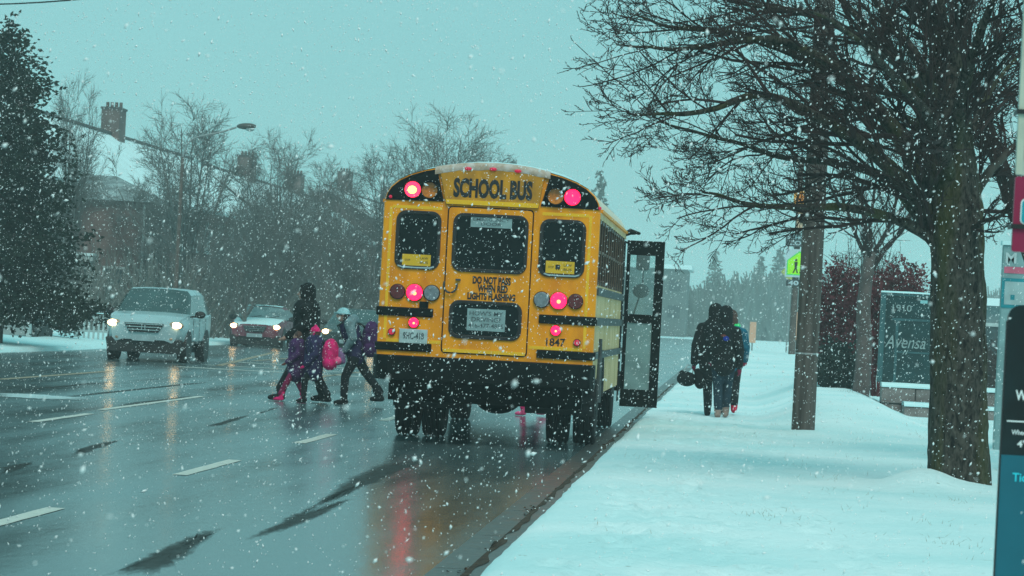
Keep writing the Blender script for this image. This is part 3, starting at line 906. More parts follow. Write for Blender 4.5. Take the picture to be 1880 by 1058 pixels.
# mirrors on the bonnet side arm, seen through the door glass
mm = MB().tube([(0.9, L + 0.2, 1.65), (1.35, L + 0.35, 1.55), (1.47, L + 0.35, 2.0), (1.47, L + 0.35, 2.5), (1.0, L + 0.1, 2.68)], 0.016, 6).build('mirror_arm', BLK, bus)
MB().prism(rr(1.46, 2.34, 0.19, 0.25, 0.05), L + 0.30, L + 0.37).build('mirror', BLKR, mm, bevel=0.02, fixn=True)
MB().ell((1.45, L + 0.34, 1.93), (0.12, 0.06, 0.10)).build('mirror', BLKR, mm, smooth=180)
MB().tube([(1.13, L - 0.15, 2.66), (1.28, L - 0.1, 2.74), (1.40, L - 0.1, 2.72)], [0.02, 0.045, 0.02], 8, round_ends=True).build('mirror_bracket', BLK, bus, smooth=60)
# exhaust-blackened post on the kerb side rear quarter
MB().tube([(1.26, 0.9, 1.28), (1.26, 0.9, 0.55)], [0.02, 0.035], 8).build('snow_marker', BLKR, bus)
# ================================================================== OTHER VEHICLES
def car(name, label, x, y, rot, W, H, Lc, paint, style, roof_snow=False, lit=True, grille=3):
    """built facing local -y (towards the camera at rot 0); origin on the ground below the front axle line"""
    t = thing(name, label, 'car', (x, y, 0), rot, None)
    hw = W / 2
    if style == 'suv':
        zb, zbelt, zhood, nose = 0.42, 1.06, 1.05, 0.86
        st = [  # y, bottom, half width, shoulder z, belt z, top z, top half width
            (-0.86, 0.50, .60, 0.66, nose - .06, nose - .03, .55),
            (-0.80, 0.44, .82, 0.66, nose - .02, nose + .04, .70),
            (-0.62, 0.42, .94, 0.70, zhood - .10, zhood - .03, .78),
            (-0.30, 0.42, .985, 0.74, zhood - .05, zhood + .02, .80),
            (0.22, 0.42, 1.0, 0.80, zbelt - .02, zhood + .08, .82),
            (0.98, 0.42, 1.0, 0.82, zbelt, H - .03, .66),
            (1.35, 0.42, 1.0, 0.82, zbelt + .01, H, .67),
            (2.4, 0.42, 1.0, 0.84, zbelt + .03, H, .67),
            (3.1, 0.44, .99, 0.86, zbelt + .06, H - .06, .64),
            (3.45, 0.46, .96, 0.86, zbelt + .08, H - .30, .66),
            (3.62, 0.50, .90, 0.84, zbelt + .02, zbelt + .10, .74),
            (3.68, 0.52, .84, 0.80, zbelt - .10, zbelt - .04, .70)]
    else:
        zbelt, zhood, nose = 0.90, 0.86, 0.68
        st = [
            (-0.86, 0.34, .66, 0.48, nose - .06, nose - .03, .60),
            (-0.78, 0.28, .86, 0.50, nose - .02, nose + .03, .72),
            (-0.5, 0.26, .96, 0.56, zhood - .12, zhood - .05, .80),
            (-0.1, 0.26, .99, 0.60, zhood - .05, zhood, .82),
            (0.50, 0.26, 1.0, 0.64, zbelt - .02, zhood + .07, .82),
            (1.25, 0.26, 1.0, 0.66, zbelt, H - .03, .62),
            (1.7, 0.26, 1.0, 0.66, zbelt, H, .62),
            (2.4, 0.26, 1.0, 0.66, zbelt + .01, H - .02, .61),
            (3.2, 0.28, .99, 0.68, zbelt + .03, zbelt + .12, .74),
            (3.6, 0.30, .95, 0.68, zbelt, zbelt + .05, .76),
            (3.72, 0.36, .86, 0.66, zbelt - .10, zbelt - .05, .72)]
    def put(fs_, name, m_, sm):
        ids = sorted({i for f in fs_ for i in f}); mp_ = {a: b_ for b_, a in enumerate(ids)}
        q = MB(); q.add([flat[i] for i in ids], [tuple(mp_[i] for i in f) for f in fs_])
        return q.build(name, m_, t, smooth=sm)
    def sec(s):
        yy, b0, w, zs, zb_, zt, tw = s
        w *= hw; tw *= W
        tw = min(tw / 1.0, w * .96) if zt - zb_ < 0.2 else hw * (tw / W) * 1.18
        P = [(w * .86, b0), (w * .97, b0 + .08), (w, zs), (w * .985, zb_ - .03), (w * .955, zb_)]
        Q = [(tw + (w * .955 - tw) * .25, zb_ + (zt - zb_) * .80), (tw * .93, zt - .012), (tw * .5, zt + .012), (0, zt + .018)]
        half = P + Q
        return [(x_, yy, z_) for x_, z_ in half] + [(-x_, yy, z_) for x_, z_ in half[-2::-1]]
    rows = [sec(s) for s in st]
    n = len(rows[0])
    body, gl, sgl = MB(), MB(), MB()
    ws_i = 4  # windscreen between st[4] and st[5]
    side_rows = range(5, 9 if style == 'suv' else 8)
    flat = [p for r in rows for p in r]
    bf, wf, sf = [], [], []
    for i in range(len(rows) - 1):
        for j in range(n - 1):
            f = (i * n + j, i * n + j + 1, (i + 1) * n + j + 1, (i + 1) * n + j)
            if i == ws_i and 5 <= j <= n - 7:
                wf.append(f)
            elif (i in side_rows or i == ws_i) and j in (4, n - 6):
                sf.append(f)
            else:
                bf.append(f)
    bf.append(tuple(range(n - 1, -1, -1))); bf.append(tuple((len(rows) - 1) * n + j for j in range(n)))
    bo = put(bf, 'body', paint, 38)
    CG = mat('car_glass_snowy', (0.22, 0.32, 0.33), 0.3, c2=(.10, .16, .165), scale=3) if roof_snow else mat('car_glass', (0.040, 0.080, 0.080), 0.1, var=0.25, scale=2, spec=0.6)
    put(wf, 'windscreen', CG, 30)
    put([f for f in sf if flat[f[0]][0] > 0], 'side_window', CG, 30); put([f for f in sf if flat[f[0]][0] < 0], 'side_window', CG, 30)
    # underside
    MB().b2(-hw * .8, hw * .8, -0.5, 3.4, 0.22, 0.46).build('underbody', UNDER, t)
    TR = mat('black_car_trim', (0.012, 0.013, 0.013), 0.6, var=0.3)
    lowz = 0.42 if style == 'suv' else 0.27
    MB().prism([(-hw * .90, lowz - .22), (hw * .90, lowz - .22), (hw * .97, lowz + .10), (hw * .70, lowz + .13), (-hw * .70, lowz + .13), (-hw * .97, lowz + .10)], -0.80, -0.70).build('lower_bumper', TR, bo, bevel=0.02, fixn=True)
    # grille
    gz = nose - .07
    gw = 0.46 if style == 'suv' else 0.40
    gr = MB().prism([(-gw, gz + .09), (gw, gz + .09), (gw * .72, gz - .12), (-gw * .72, gz - .12)], -0.915, -0.84).build('grille', TR, bo, bevel=0.01, fixn=True)
    for k_ in range(grille):
        zz = gz + .065 - k_ * .065; w2 = gw * (.97 - .10 * k_)
        MB().b2(-w2, w2, -0.935, -0.916, zz - .009, zz + .009).build('grille_bar', CHROME, gr)
    bd = MB(); bd.b2(-.045, -.028, -.95, -.936, gz - .045, gz + .045).b2(.028, .045, -.95, -.936, gz - .045, gz + .045).b2(-.028, .028, -.95, -.936, gz - .008, gz + .008)
    if style == 'suv': bd.build('badge', CHROME, gr)
    HL = mat('lit_headlamp', (1.0, 0.8, 0.5), 0.3, emit=(1.0, 0.62, 0.28), estr=9)
    HH = mat('headlamp_housing', (0.5, 0.33, 0.22), 0.25, var=0.2, scale=20, metal=0.3)
    for s in (-1, 1):
        hz = nose - .005; hx = s * (hw * .80)
        hh = MB().ell((hx - s * .04, -0.72, hz), (.20, .13, .085), nu=14).build('headlamp', HH, t, smooth=180)
        if lit and not (lit == 'one' and s > 0):
            MB().ell((hx + s * .0, -0.81, hz), (.12, .05, .075), nu=14).build('bulb', HL, hh, smooth=180)
        # mirrors
        mz = zbelt + .06
        mi = MB().ell((s * (hw + .13), 0.62 if style == 'suv' else .85, mz), (.13, .07, .085), nu=12).build('door_mirror', TR, t, smooth=180)
        MB().b2(s * (hw * .9), s * (hw + .06), (0.60 if style == 'suv' else .83), (0.64 if style == 'suv' else .87), mz - .07, mz - .03).build('mirror_stalk', TR, mi)
        # arches, sills
        for yy in (0.0, 2.62):
            rw = 0.40 if style == 'suv' else 0.36
            MB().disc((yy, rw * .92), rw, s * hw * .90, s * (hw + .004), 26, axis='x').build('wheel_arch', TR, bo)
        # door seams as thin recessed strips, handles
        for yy in (0.55, 1.45, 2.35):
            MB().b2(s * (hw * .995), s * (hw + .003), yy, yy + .012, lowz + .06, zbelt - .04).build('door_gap', TR, bo)
        for yy in (1.2, 2.1):
            MB().b2(s * (hw * .99), s * (hw + .03), yy, yy + .16, zbelt - .14, zbelt - .11).build('door_handle', paint, bo)
        MB().ell((s * hw * .66, -.80, lowz + .12), (.07, .04, .05), nu=10).build('fog_lamp', HH, bo, smooth=180)
    rt = 0.345 if style == 'suv' else 0.31
    tm = wheel_mesh(rt, 0.22, rt * .62, groove=False)
    tme = tm.mesh('tyre', TYRE, 35)
    rm = MB().disc((0, 0), rt * .62, -.04, .06, 20, axis='x')
    for i in range(5):
        a = i * 2 * pi / 5
        rm.box((.075, cos(a) * rt * .32, sin(a) * rt * .32), (.03, .07, rt * .55), rot=Matrix.Rotation(a + pi / 2, 3, 'X'))
    rme = rm.mesh('rim', STEEL, 35)
    for xx in (-hw + .12, hw - .12):
        for yy in (0, 2.62):
            w_ = link('wheel', tme, t, loc=(xx, yy, rt))
            r_ = link('rim', rme, w_)
            if xx < 0: r_.rotation_euler = (0, 0, pi)
    MB().b2(-.26, .26, -.90, -.862, lowz + .05, lowz + .17).build('number_plate', mat('car_plate', (0.3, 0.42, 0.44), 0.5), bo)
    # wipers
    for xx in (-.45, .15):
        MB().tube([(xx, .24 if style == 'suv' else .52, zhood + .09), (xx + .45, .36 if style == 'suv' else .62, zhood + .19)], .008, 4).build('wiper', TR, t)
    if roof_snow:
        sn = MB()
        i0, i1 = (5, 8)
        rws = [[(p[0], p[1], p[2] + .03) for p in rows[i][6:n - 6]] for i in range(i0, i1)]
        sn.grid(rws).build('roof_snow', SNOWM, t, smooth=180)
        sn = MB(); rws = [[(p[0] * .93, p[1], p[2] + .025) for p in rows[i][5:n - 5]] for i in range(1, 5)]
        sn.grid(rws).build('bonnet_snow', SNOWM, t, smooth=180)
    return t

SILV = mat('silver_paint', (0.38, 0.52, 0.54), 0.30, metal=0.2, var=0.08, scale=2, rvar=0.05, coat=0.3)
REDC = mat('dull_red_paint', (0.13, 0.012, 0.035), 0.4, var=0.3, scale=7, c2=(0.26, 0.10, 0.13))
DARKC = mat('dark_green_paint', (0.03, 0.05, 0.05), 0.35, var=0.2)
p = at(274, 640, 74.9)
car('sport_utility_car', 'silver sport utility car with both headlamps lit driving towards the bus', p.x, 74.9, R(0.5), 1.84, 1.70, 4.5, SILV, 'suv')
p = at(470, 610, 108)
car('red_saloon', 'red saloon car with snow on bonnet and roof behind the silver car', p.x, 108.5, R(0.5), 1.78, 1.36, 4.5, REDC, 'saloon', roof_snow=True)
p = at(645, 610, 104)
car('dark_saloon', 'dark saloon car with one headlamp showing between the walking people', p.x, 104, 0, 1.80, 1.42, 4.5, DARKC, 'saloon')
# ================================================================== PEOPLE
def fuse(parts, voxel, name, mats, smooth_it=3):
    """capsules and ellipsoids fused into one continuous skin; each region keeps its own material"""
    m_ = MB(); segs = []
    for p_ in parts:
        if p_[0] == 'c':      # capsule chain: points, radii, material
            _, pts, rad, mi = p_
            m_.tube(pts, rad, 10, round_ends=True)
            for i in range(len(pts) - 1):
                segs.append((Vector(pts[i]), Vector(pts[i + 1]), rad[i], rad[i + 1], mi))
        else:                 # ellipsoid: centre, size, material, rotation
            _, c, s, mi = p_[:4]
            m_.ell(c, s, nu=16, nv=12, rot=p_[4] if len(p_) > 4 else None)
            rmin = min(s)
            segs.append((Vector(c), Vector(c) + Vector((0, 0, 1e-4)), rmin * 1.1, rmin * 1.1, mi))
    me = m_.mesh(name + '_tmp', [])
    o = bpy.data.objects.new('tmp', me); col.objects.link(o)
    r_ = o.modifiers.new('r', 'REMESH'); r_.mode = 'VOXEL'; r_.voxel_size = voxel
    s_ = o.modifiers.new('s', 'SMOOTH'); s_.factor = 0.5; s_.iterations = smooth_it
    bpy.context.view_layer.update()
    out = bpy.data.meshes.new_from_object(o.evaluated_get(bpy.context.evaluated_depsgraph_get()))
    bpy.data.objects.remove(o)
    out.name = name
    out.materials.clear()
    for x in mats: out.materials.append(x)
    if len(mats) > 1:
        nf = len(out.polygons)
        c = np.empty(nf * 3); out.polygons.foreach_get('center', c); c = c.reshape(-1, 3)
        best = np.full(nf, 1e9); idx = np.zeros(nf, int)
        for a, b_, ra, rb, mi in segs:
            A = np.array(a); B = np.array(b_); d = B - A
            t = np.clip(((c - A) @ d) / (d @ d), 0, 1)
            dist = np.linalg.norm(c - (A + t[:, None] * d), axis=1) - (ra + (rb - ra) * t)
            k_ = dist < best
            best[k_] = dist[k_]; idx[k_] = mi
        out.polygons.foreach_set('material_index', idx)
    out.shade_smooth()
    return out

def cloth(name, c, **kw):
    return mat(name, c, 0.85, var=0.25, scale=14, bump=0.5, bscale=18, spec=0.2, **kw)

SKIN = mat('cold_skin', (0.40, 0.22, 0.17), 0.6, var=0.1)
BLKC = cloth('black_coat_cloth', (0.010, 0.012, 0.013))
BLKT = cloth('black_trouser_cloth', (0.012, 0.015, 0.018))
JEAN = cloth('dark_denim', (0.018, 0.038, 0.055))
HAIRD = mat('dark_hair', (0.014, 0.011, 0.010), 0.6, var=0.4, scale=60, bump=0.5, bscale=120, stretch=(1, 1, .2))
HAIRB = mat('brown_hair', (0.075, 0.032, 0.022), 0.6, var=0.4, scale=60, bump=0.5, bscale=120, stretch=(1, 1, .2))

def person(label, loc, rotz, H=1.7, group=None, ankles=((-.10, .22, .08), (.10, -.30, .12)), hands=((-.27, .10, .82), (.27, -.08, .84)),
           lean=0.0, coat=None, coat_len=0.75, coat_r=1.0, pants=BLKT, boots=BLKC, hat=None, hat_m=None, hood=False, hair=None,
           pack=None, glove=None, look=0.0, extras=None, stripe=None, bulky=1.0, toe=(0.10, 0.14), headdrop=0.0, voxel=0.012, scarf=None):
    s = H / 1.7
    t = thing('person', label, 'person', loc, rotz, group)
    S = lambda p_: Vector(p_) * s
    ly = lambda z: lean * (z - .9)            # forward shift with height
    hip = [S((-.09, 0, .90)), S((.09, 0, .90))]
    ank = [S(a) for a in ankles]
    knee = []
    for i in (0, 1):
        d = ank[i] - hip[i]; bend = max(0.0, (0.84 * s) ** 2 - d.length ** 2) ** .5 * .5
        knee.append(hip[i] + d * .5 + Vector((0, min(bend, .16 * s) + .01, 0)))
    sh = [S((-.175 * bulky, ly(1.38), 1.345)), S((.175 * bulky, ly(1.38), 1.345))]
    hd = [S(h_) + Vector((0, ly(.9) * s, 0)) for h_ in hands]
    elb = []
    for i in (0, 1):
        d = hd[i] - sh[i]; bend = max(0.0, (0.58 * s) ** 2 - d.length ** 2) ** .5 * .5
        elb.append(sh[i] + d * .5 + Vector(((-1, 1)[i] * .03 * s, -min(bend, .16 * s), 0)))
    neck = S((0, ly(1.46), 1.44)); head = S((0, ly(1.60) + .02 + headdrop * .8, 1.585 - headdrop))
    rz = Matrix.Rotation(look, 3, 'Z')
    hoff = lambda p_: head + rz @ (Vector(p_) * s)
    # the body itself: one continuous skin
    P = [('c', [S((0, 0, .93)), S((0, ly(1.15), 1.15)), S((0, ly(1.34), 1.34))], [.135 * s, .125 * s, .14 * s], 1),
         ('c', [sh[0], S((0, ly(1.38), 1.37)), sh[1]], [.062 * s, .08 * s, .062 * s], 1),
         ('c', [S((0, ly(1.36), 1.36)), neck, head + Vector((0, -.02 * s, -.06 * s))], [.06 * s, .052 * s, .055 * s], 0),
         ('e', head, Vector((.072, .088, .105)) * s, 0, rz),
         ('e', hoff((0, .03, -.065)), Vector((.048, .052, .048)) * s, 0, rz),
         ('c', [hoff((0, .083, .012)), hoff((0, .106, -.018))], [.012 * s, .016 * s], 0),
         ('c', [hoff((-.02, .083, -.05)), hoff((.02, .083, -.05))], [.010 * s, .010 * s], 0),
         ('e', hoff((-.074, 0, 0)), Vector((.014, .02, .03)) * s, 0), ('e', hoff((.074, 0, 0)), Vector((.014, .02, .03)) * s, 0)]
    for i in (0, 1):
        P.append(('c', [hip[i], knee[i], ank[i] + Vector((0, 0, .03))], [.090 * s, .062 * s, .043 * s], 2))
        P.append(('c', [ank[i] + Vector((0, -.03 * s, -.02 * s)), ank[i] + Vector((0, toe[0] * s, -.045 * s))], [.042 * s, .038 * s], 3))
        P.append(('c', [sh[i], elb[i], hd[i]], [.055 * s, .043 * s, .028 * s], 1))
        dr = (hd[i] - elb[i]).normalized(); side = Vector(((-1, 1)[i], 0, 0))
        palm = hd[i] + dr * .05 * s
        P.append(('c', [hd[i], palm + dr * .02 * s], [.030 * s, .036 * s], 4))
        for q, ln in enumerate((.062, .072, .068, .055)):
            b0 = palm + Vector((0, (1.5 - q) * .020 * s, 0)) + dr * .03 * s
            b1 = b0 + (dr * .6 - side * .10) * ln * s
            b2_ = b1 + (dr * .35 - side * .6) * ln * .7 * s
            P.append(('c', [b0, b1, b2_], [.0105 * s, .010 * s, .009 * s], 4))
        P.append(('c', [palm + Vector((0, .028 * s, 0)), palm + Vector((0, .055 * s, 0)) + dr * .03 * s, palm + Vector((0, .055 * s, 0)) + dr * .055 * s - side * .02 * s], [.013 * s, .012 * s, .010 * s], 4))
    link('body', fuse(P, voxel * .95, 'body', [SKIN, coat or BLKC, pants, boots, glove or SKIN]), t)
    e_ = MB(); 
    for sx in (-1, 1): e_.ell(hoff((sx * .028, .078, .012)), Vector((.012, .008, .008)) * s, nu=8, nv=6)
    e_.build('eyes', BLKC, t, smooth=180)
    # coat
    if coat:
        k = coat_r
        C = [('c', [S((0, .0, coat_len)), S((0, 0.01, .93)), S((0, ly(1.15), 1.15)), S((0, ly(1.34), 1.33))], [.150 * s * k, .165 * s * k, .158 * s * k, .165 * s * k], 0),
             ('c', [S((-.07, 0, coat_len + .02)), S((-.06, 0, 1.0))], [.120 * s * k, .13 * s * k], 0), ('c', [S((.07, 0, coat_len + .02)), S((.06, 0, 1.0))], [.120 * s * k, .13 * s * k], 0),
             ('c', [sh[0], S((0, ly(1.38), 1.38)), sh[1]], [.070 * s * k, .10 * s * k, .070 * s * k], 0),
             ('c', [S((0, ly(1.40), 1.40)), neck + Vector((0, -.01, .03 * s))], [.10 * s, .085 * s], 0)]
        for i in (0, 1):
            w_ = hd[i] + (elb[i] - hd[i]) * .05
            C.append(('c', [sh[i], elb[i], w_], [.074 * s * k, .066 * s * k, .050 * s * k], 0))
        link('coat', fuse(C, voxel, 'coat', [coat]), t)
    # trousers are looser than the leg; boots
    Tm = [('c', [hip[i] + Vector((0, 0, -.05)), knee[i], ank[i] + Vector((0, 0, .09 * s))], [.105 * s, .078 * s, .066 * s], 0) for i in (0, 1)]
    link('trousers', fuse(Tm + [('c', [hip[0], hip[1]], [.10 * s, .10 * s], 0)], voxel, 'trousers', [pants]), t)
    for i in (0, 1):
        a = ank[i]
        hi = (knee[i] - a).normalized()
        B = [('c', [a + hi * .13 * s, a + Vector((0, -.01, 0))], [.062 * s, .056 * s], 0), ('c', [a + Vector((0, -.035 * s, -.03 * s)), a + Vector((0, toe[0] * s, -.038 * s)), a + Vector((0, toe[1] * s, -.045 * s))], [.050 * s, .046 * s, .036 * s], 0)]
        bm_ = boots[i] if isinstance(boots, (list, tuple)) else boots
        link('boot', fuse(B, voxel * .8, 'boot', [bm_]), t)
    if hair:
        Hh = [('e', head + rz @ Vector((0, -.022 * s, .022 * s)), Vector((.088, .098, .108)) * s, 0, rz), ('e', head + Vector((0, -.06 * s, -.06 * s)), Vector((.088, .06, .11)) * s, 0),
              ('c', [head + Vector((0, -.085 * s, -.02 * s)), head + Vector((.01, -.10 * s, -.18 * s))], [.055 * s, .04 * s], 0)]
        link('hair', fuse(Hh, voxel * .9, 'hair', [hair]), t)
    if hood:
        Hd = [('c', [head + Vector((0, -.04 * s, .045 * s)), head + Vector((0, -.05 * s, -.10 * s)), neck], [.118 * s, .112 * s, .11 * s], 0),
              ('c', [hoff((-.075, .035, -.06)), hoff((-.085, .045, .03)), hoff((-.045, .055, .105)), hoff((.045, .055, .105)), hoff((.085, .045, .03)), hoff((.075, .035, -.06))], [.024 * s] * 6, 0)]
        link('hood', fuse(Hd, voxel * .9, 'hood', [coat]), t)
    if hat:
        Ht = [('e', head + rz @ Vector((0, -.012 * s, .050 * s)), Vector((.096, .108, .085)) * s, 0, rz)]
        if hat == 'peak':
            Ht.append(('c', [hoff((-.04, .10, .045)), hoff((0, .15, .035)), hoff((.04, .10, .045))], [.014 * s, .016 * s, .014 * s], 0))
        if hat == 'pom':
            Ht.append(('e', head + Vector((0, -.02 * s, .145 * s)), Vector((.035, .035, .035)) * s, 0))
            Ht.append(('c', [hoff((-.085, 0, 0)), hoff((-.080, .02, -.09))], [.025 * s, .018 * s], 0)); Ht.append(('c', [hoff((.085, 0, 0)), hoff((.080, .02, -.09))], [.025 * s, .018 * s], 0))
        link('hat', fuse(Ht, voxel * .9, 'hat', [hat_m]), t)
        MB().tube([hoff((.100 * cos(R(a)), -.012 + .112 * sin(R(a)), .03)) for a in range(0, 361, 20)], .014 * s, 6).build('hat_band', hat_m, t, smooth=180)
    if scarf:
        MB().tube([neck + Vector((.095 * s * cos(R(a)), .095 * s * sin(R(a)) + .01, .015 * s + .01 * sin(R(3 * a)))) for a in range(0, 361, 24)], .034 * s, 8).build('scarf', scarf, t, smooth=180)
    if pack:
        pm, ps, pz = pack[:3]     # material, size, height
        py_ = ly(pz) * s - .16 * s - ps[1] / 2
        Pk = [('e', (0, py_, pz * s), (ps[0] / 2, ps[1] / 2, ps[2] / 2), 0), ('c', [(-ps[0] * .22, py_, pz * s - ps[2] * .28), (ps[0] * .22, py_, pz * s - ps[2] * .28)], [ps[1] * .42] * 2, 0),
              ('c', [(-ps[0] * .2, py_ + .01, pz * s + ps[2] * .2), (ps[0] * .2, py_ + .01, pz * s + ps[2] * .2)], [ps[1] * .36] * 2, 0)]
        pk = link('backpack', fuse(Pk, voxel, 'backpack', [pm]), t)
        q = pack[3] if len(pack) > 3 else pm
        link('pocket', fuse([('c', [(-ps[0] * .18, py_ - ps[1] * .42, pz * s - ps[2] * .2), (ps[0] * .18, py_ - ps[1] * .42, pz * s - ps[2] * .2)], [ps[1] * .26] * 2, 0)], voxel, 'pocket', [q]), pk)
        for sx in (-1, 1):
            MB().tube([(sx * .10 * s, py_ + ps[1] * .3, pz * s + ps[2] * .3), (sx * .13 * s, ly(1.4) * s - .02 * s, 1.50 * s), (sx * .13 * s, ly(1.4) * s + .17 * s * coat_r, 1.36 * s), (sx * .15 * s, ly(1.1) * s + .15 * s, 1.12 * s), (sx * .14 * s, py_ + ps[1] * .3, pz * s - ps[2] * .3)], .016 * s, 6).build('strap', BLKC, pk, smooth=180)
    return t, dict(head=head, hands=hd, s=s)

# colours
PURP = cloth('purple_quilt', (0.060, 0.018, 0.085))
NAVYP = cloth('navy_purple_quilt', (0.030, 0.022, 0.075))
PINK = cloth('hot_pink_cloth', (0.72, 0.012, 0.16))
PINKL = cloth('pale_pink_cloth', (0.78, 0.10, 0.26))
PALE = cloth('pale_blue_knit', (0.34, 0.60, 0.64))
GREYF = cloth('grey_fleece', (0.16, 0.24, 0.26))
LILAC = cloth('lilac_cloth', (0.22, 0.13, 0.27))
RUST = cloth('rust_fur', (0.20, 0.055, 0.04))
TAN = cloth('salted_tan_suede', (0.30, 0.22, 0.19))
REDB = cloth('red_rubber_boot', (0.55, 0.02, 0.06))
TEAL = cloth('teal_cloth', (0.01, 0.11, 0.17))
GREEN = mat('bright_green_cloth', (0.02, 0.75, 0.18), 0.7)
BLUEC = cloth('cobalt_cloth', (0.01, 0.04, 0.35))

YC = 49.6
def gx(px, Y):
    a = (px - 1350) * .9986
    return (a + 9) * Y / F
g1 = 'people walking over the crossing beyond the bus'
person('tall person in a long black hooded coat, walking left behind two small children', (gx(552, YC + .25), YC + .25, 0), R(90), 1.79, g1,
       ankles=((-.09, .34, .09), (.10, -.26, .10)), coat=BLKC, coat_len=.58, coat_r=1.26, bulky=1.12, hood=True, pants=BLKT, hands=((-.20, .25, .95), (.22, .22, .98)), lean=.05)
person('small child in pink hat and purple coat carrying a hot pink backpack', (gx(568, YC - .35), YC - .35, 0), R(90), 1.16, g1,
       ankles=((-.10, .18, .09), (.10, -.34, .13)), coat=NAVYP, coat_len=.70, coat_r=1.38, hat='pom', hat_m=PINK, pants=BLKT, boots=BLKC,
       hands=((-.26, .16, .86), (.26, .12, .88)), pack=(PINK, (.36, .27, .48), 1.12, PINKL), glove=PINK, bulky=1.1, hair=HAIRB, scarf=PINK)
person('small child in plum coat and pink boots, leftmost of the crossing walkers', (gx(536, YC - .1), YC - .1, 0), R(90), 1.08, g1,
       ankles=((-.10, .34, .10), (.10, -.20, .09)), coat=PURP, coat_len=.68, coat_r=1.4, pants=cloth('magenta_snow_trouser', (0.22, 0.012, 0.07)), boots=PINK, hair=HAIRB,
       hands=((-.27, .20, .95), (.27, .05, .86)), glove=RUST, bulky=1.1, scarf=RUST)
tC, dC = person('slim walker in pale blue hat with bulging purple backpack, mid stride', (gx(645, YC - .2), YC - .2, 0), R(90), 1.50, g1,
       ankles=((-.09, .16, .085), (.09, -.44, .17)), coat=NAVYP, coat_len=.84, coat_r=1.05, hat='peak', hat_m=PALE, pants=BLKT, boots=BLKC,
       hands=((-.17, .20, .90), (.24, .06, .86)), lean=.30, headdrop=.04, pack=(PURP, (.36, .30, .56), 1.16), look=R(10), hair=HAIRD)
# pale hood and sleeve over the dark waistcoat
link('sleeve', fuse([('c', [(-.20, .10, 1.24), (-.24, .03, 1.02), (-.17, .15, .84)], [.085, .072, .05], 0), ('c', [(-.13, .07, 1.28), (.10, .07, 1.30)], [.09, .09], 0)], .012, 'sleeve', [GREYF]), tC)
bag = link('shopping_bag', fuse([('e', (-.15, .22, .74), (.06, .085, .13), 0), ('c', [(-.15, .18, .67), (-.15, .26, .67)], [.05, .05], 0)], .012, 'shopping_bag', [LILAC]))
bag.location = (gx(645, YC - .2), YC - .2, 0); bag.rotation_euler = (0, 0, R(90))
tag(bag, 'small lilac bag carried by the walker in the pale blue hat', 'bag')
# child whose legs show under the bus
person('child whose hot pink trouser legs show under the bus between its rear wheels', (gx(976, 49.0), 49.0, 0), R(90), 1.15, g1,
       ankles=((-.09, .20, .09), (.09, -.26, .12)), coat=PURP, coat_len=.7, coat_r=1.3, pants=PINK, boots=PINKL, hat='pom', hat_m=PINK, hair=HAIRB)

g2 = 'people walking away along the snowy pavement'
zf = verge_z(-.2, 48) - .0
tA, dA = person('stout person in black hooded coat walking away with bags in the left hand', (gx(1304, 48.4), 48.4, zf), 0, 1.63, g2,
       ankles=((-.05, .02, .075), (.13, .20, .10)), coat=BLKC, coat_len=.72, coat_r=1.25, pants=BLKT, boots=BLKC, hood=True, hair=HAIRD,
       hands=((-.29, .02, .80), (.24, .14, .86)), glove=cloth('magenta_glove', (0.25, 0.02, 0.06)), bulky=1.1)
tB, dB = person('person in blue jeans and tan boots, middle of the three walking away', (gx(1323, 47.4), 47.4, zf), 0, 1.60, g2,
       ankles=((-.05, -.04, .08), (.07, .18, .10)), coat=BLKC, coat_len=.80, coat_r=1.05, pants=JEAN, boots=TAN, hood=True, hair=HAIRD,
       hands=((-.20, .16, .88), (.25, -.02, .80)), glove=cloth('magenta_glove', (0.25, 0.02, 0.06)))
tD, dD = person('person in teal jacket with green collar, right of the pair', (gx(1336, 48.9), 48.9, zf), 0, 1.58, g2,
       ankles=((-.04, .10, .09), (.09, -.30, .14)), coat=TEAL, coat_len=.80, coat_r=1.05, pants=BLKT, boots=REDB, hood=False, hair=HAIRB, scarf=GREEN,
       hands=((-.2, .1, .88), (.23, .16, .90)), glove=REDB, look=R(-40))
# what the left one carries
def place(o, ref, zz=0):
    o.location = ref.location; o.rotation_euler = ref.rotation_euler
hb = dA['hands'][0]
b1 = link('round_bag', fuse([('e', hb + Vector((-.10, .03, -.24)), (.15, .12, .11), 0), ('c', [hb + Vector((-.17, .03, -.16)), hb + Vector((-.03, .03, -.20))], [.05, .05], 0)], .012, 'round_bag', [BLKC]))
place(b1, tA)
tag(b1, 'round black bag with pale handle swinging from the left walker\'s hand', 'bag')
MB().tube([hb + Vector((-.18, .02, -.17)), hb + Vector((-.10, .02, -.03)), hb + Vector((-.01, .03, -.045)), hb + Vector((-.02, .02, -.19))], .012, 6).build('handle', PLATE, b1, smooth=180)
b2o = link('cloth_bag', fuse([('e', hb + Vector((.10, .0, -.22)), (.10, .08, .16), 0), ('c', [hb + Vector((.05, 0, -.12)), hb + Vector((.13, 0, -.12))], [.05, .05], 0)], .012, 'cloth_bag', [BLKC]))
place(b2o, tA)
tag(b2o, 'limp black cloth bag hanging against the left walker\'s leg', 'bag')
pt = MB(); pt.ell((.02, -.205, 1.16), (.045, .012, .035)); pt.build('coat_patch', BLUEC, tB, smooth=180)
pt = MB(); pt.ell((-.02, -.205, 1.20), (.04, .012, .018)); pt.build('coat_patch', RUST, tB, smooth=180)
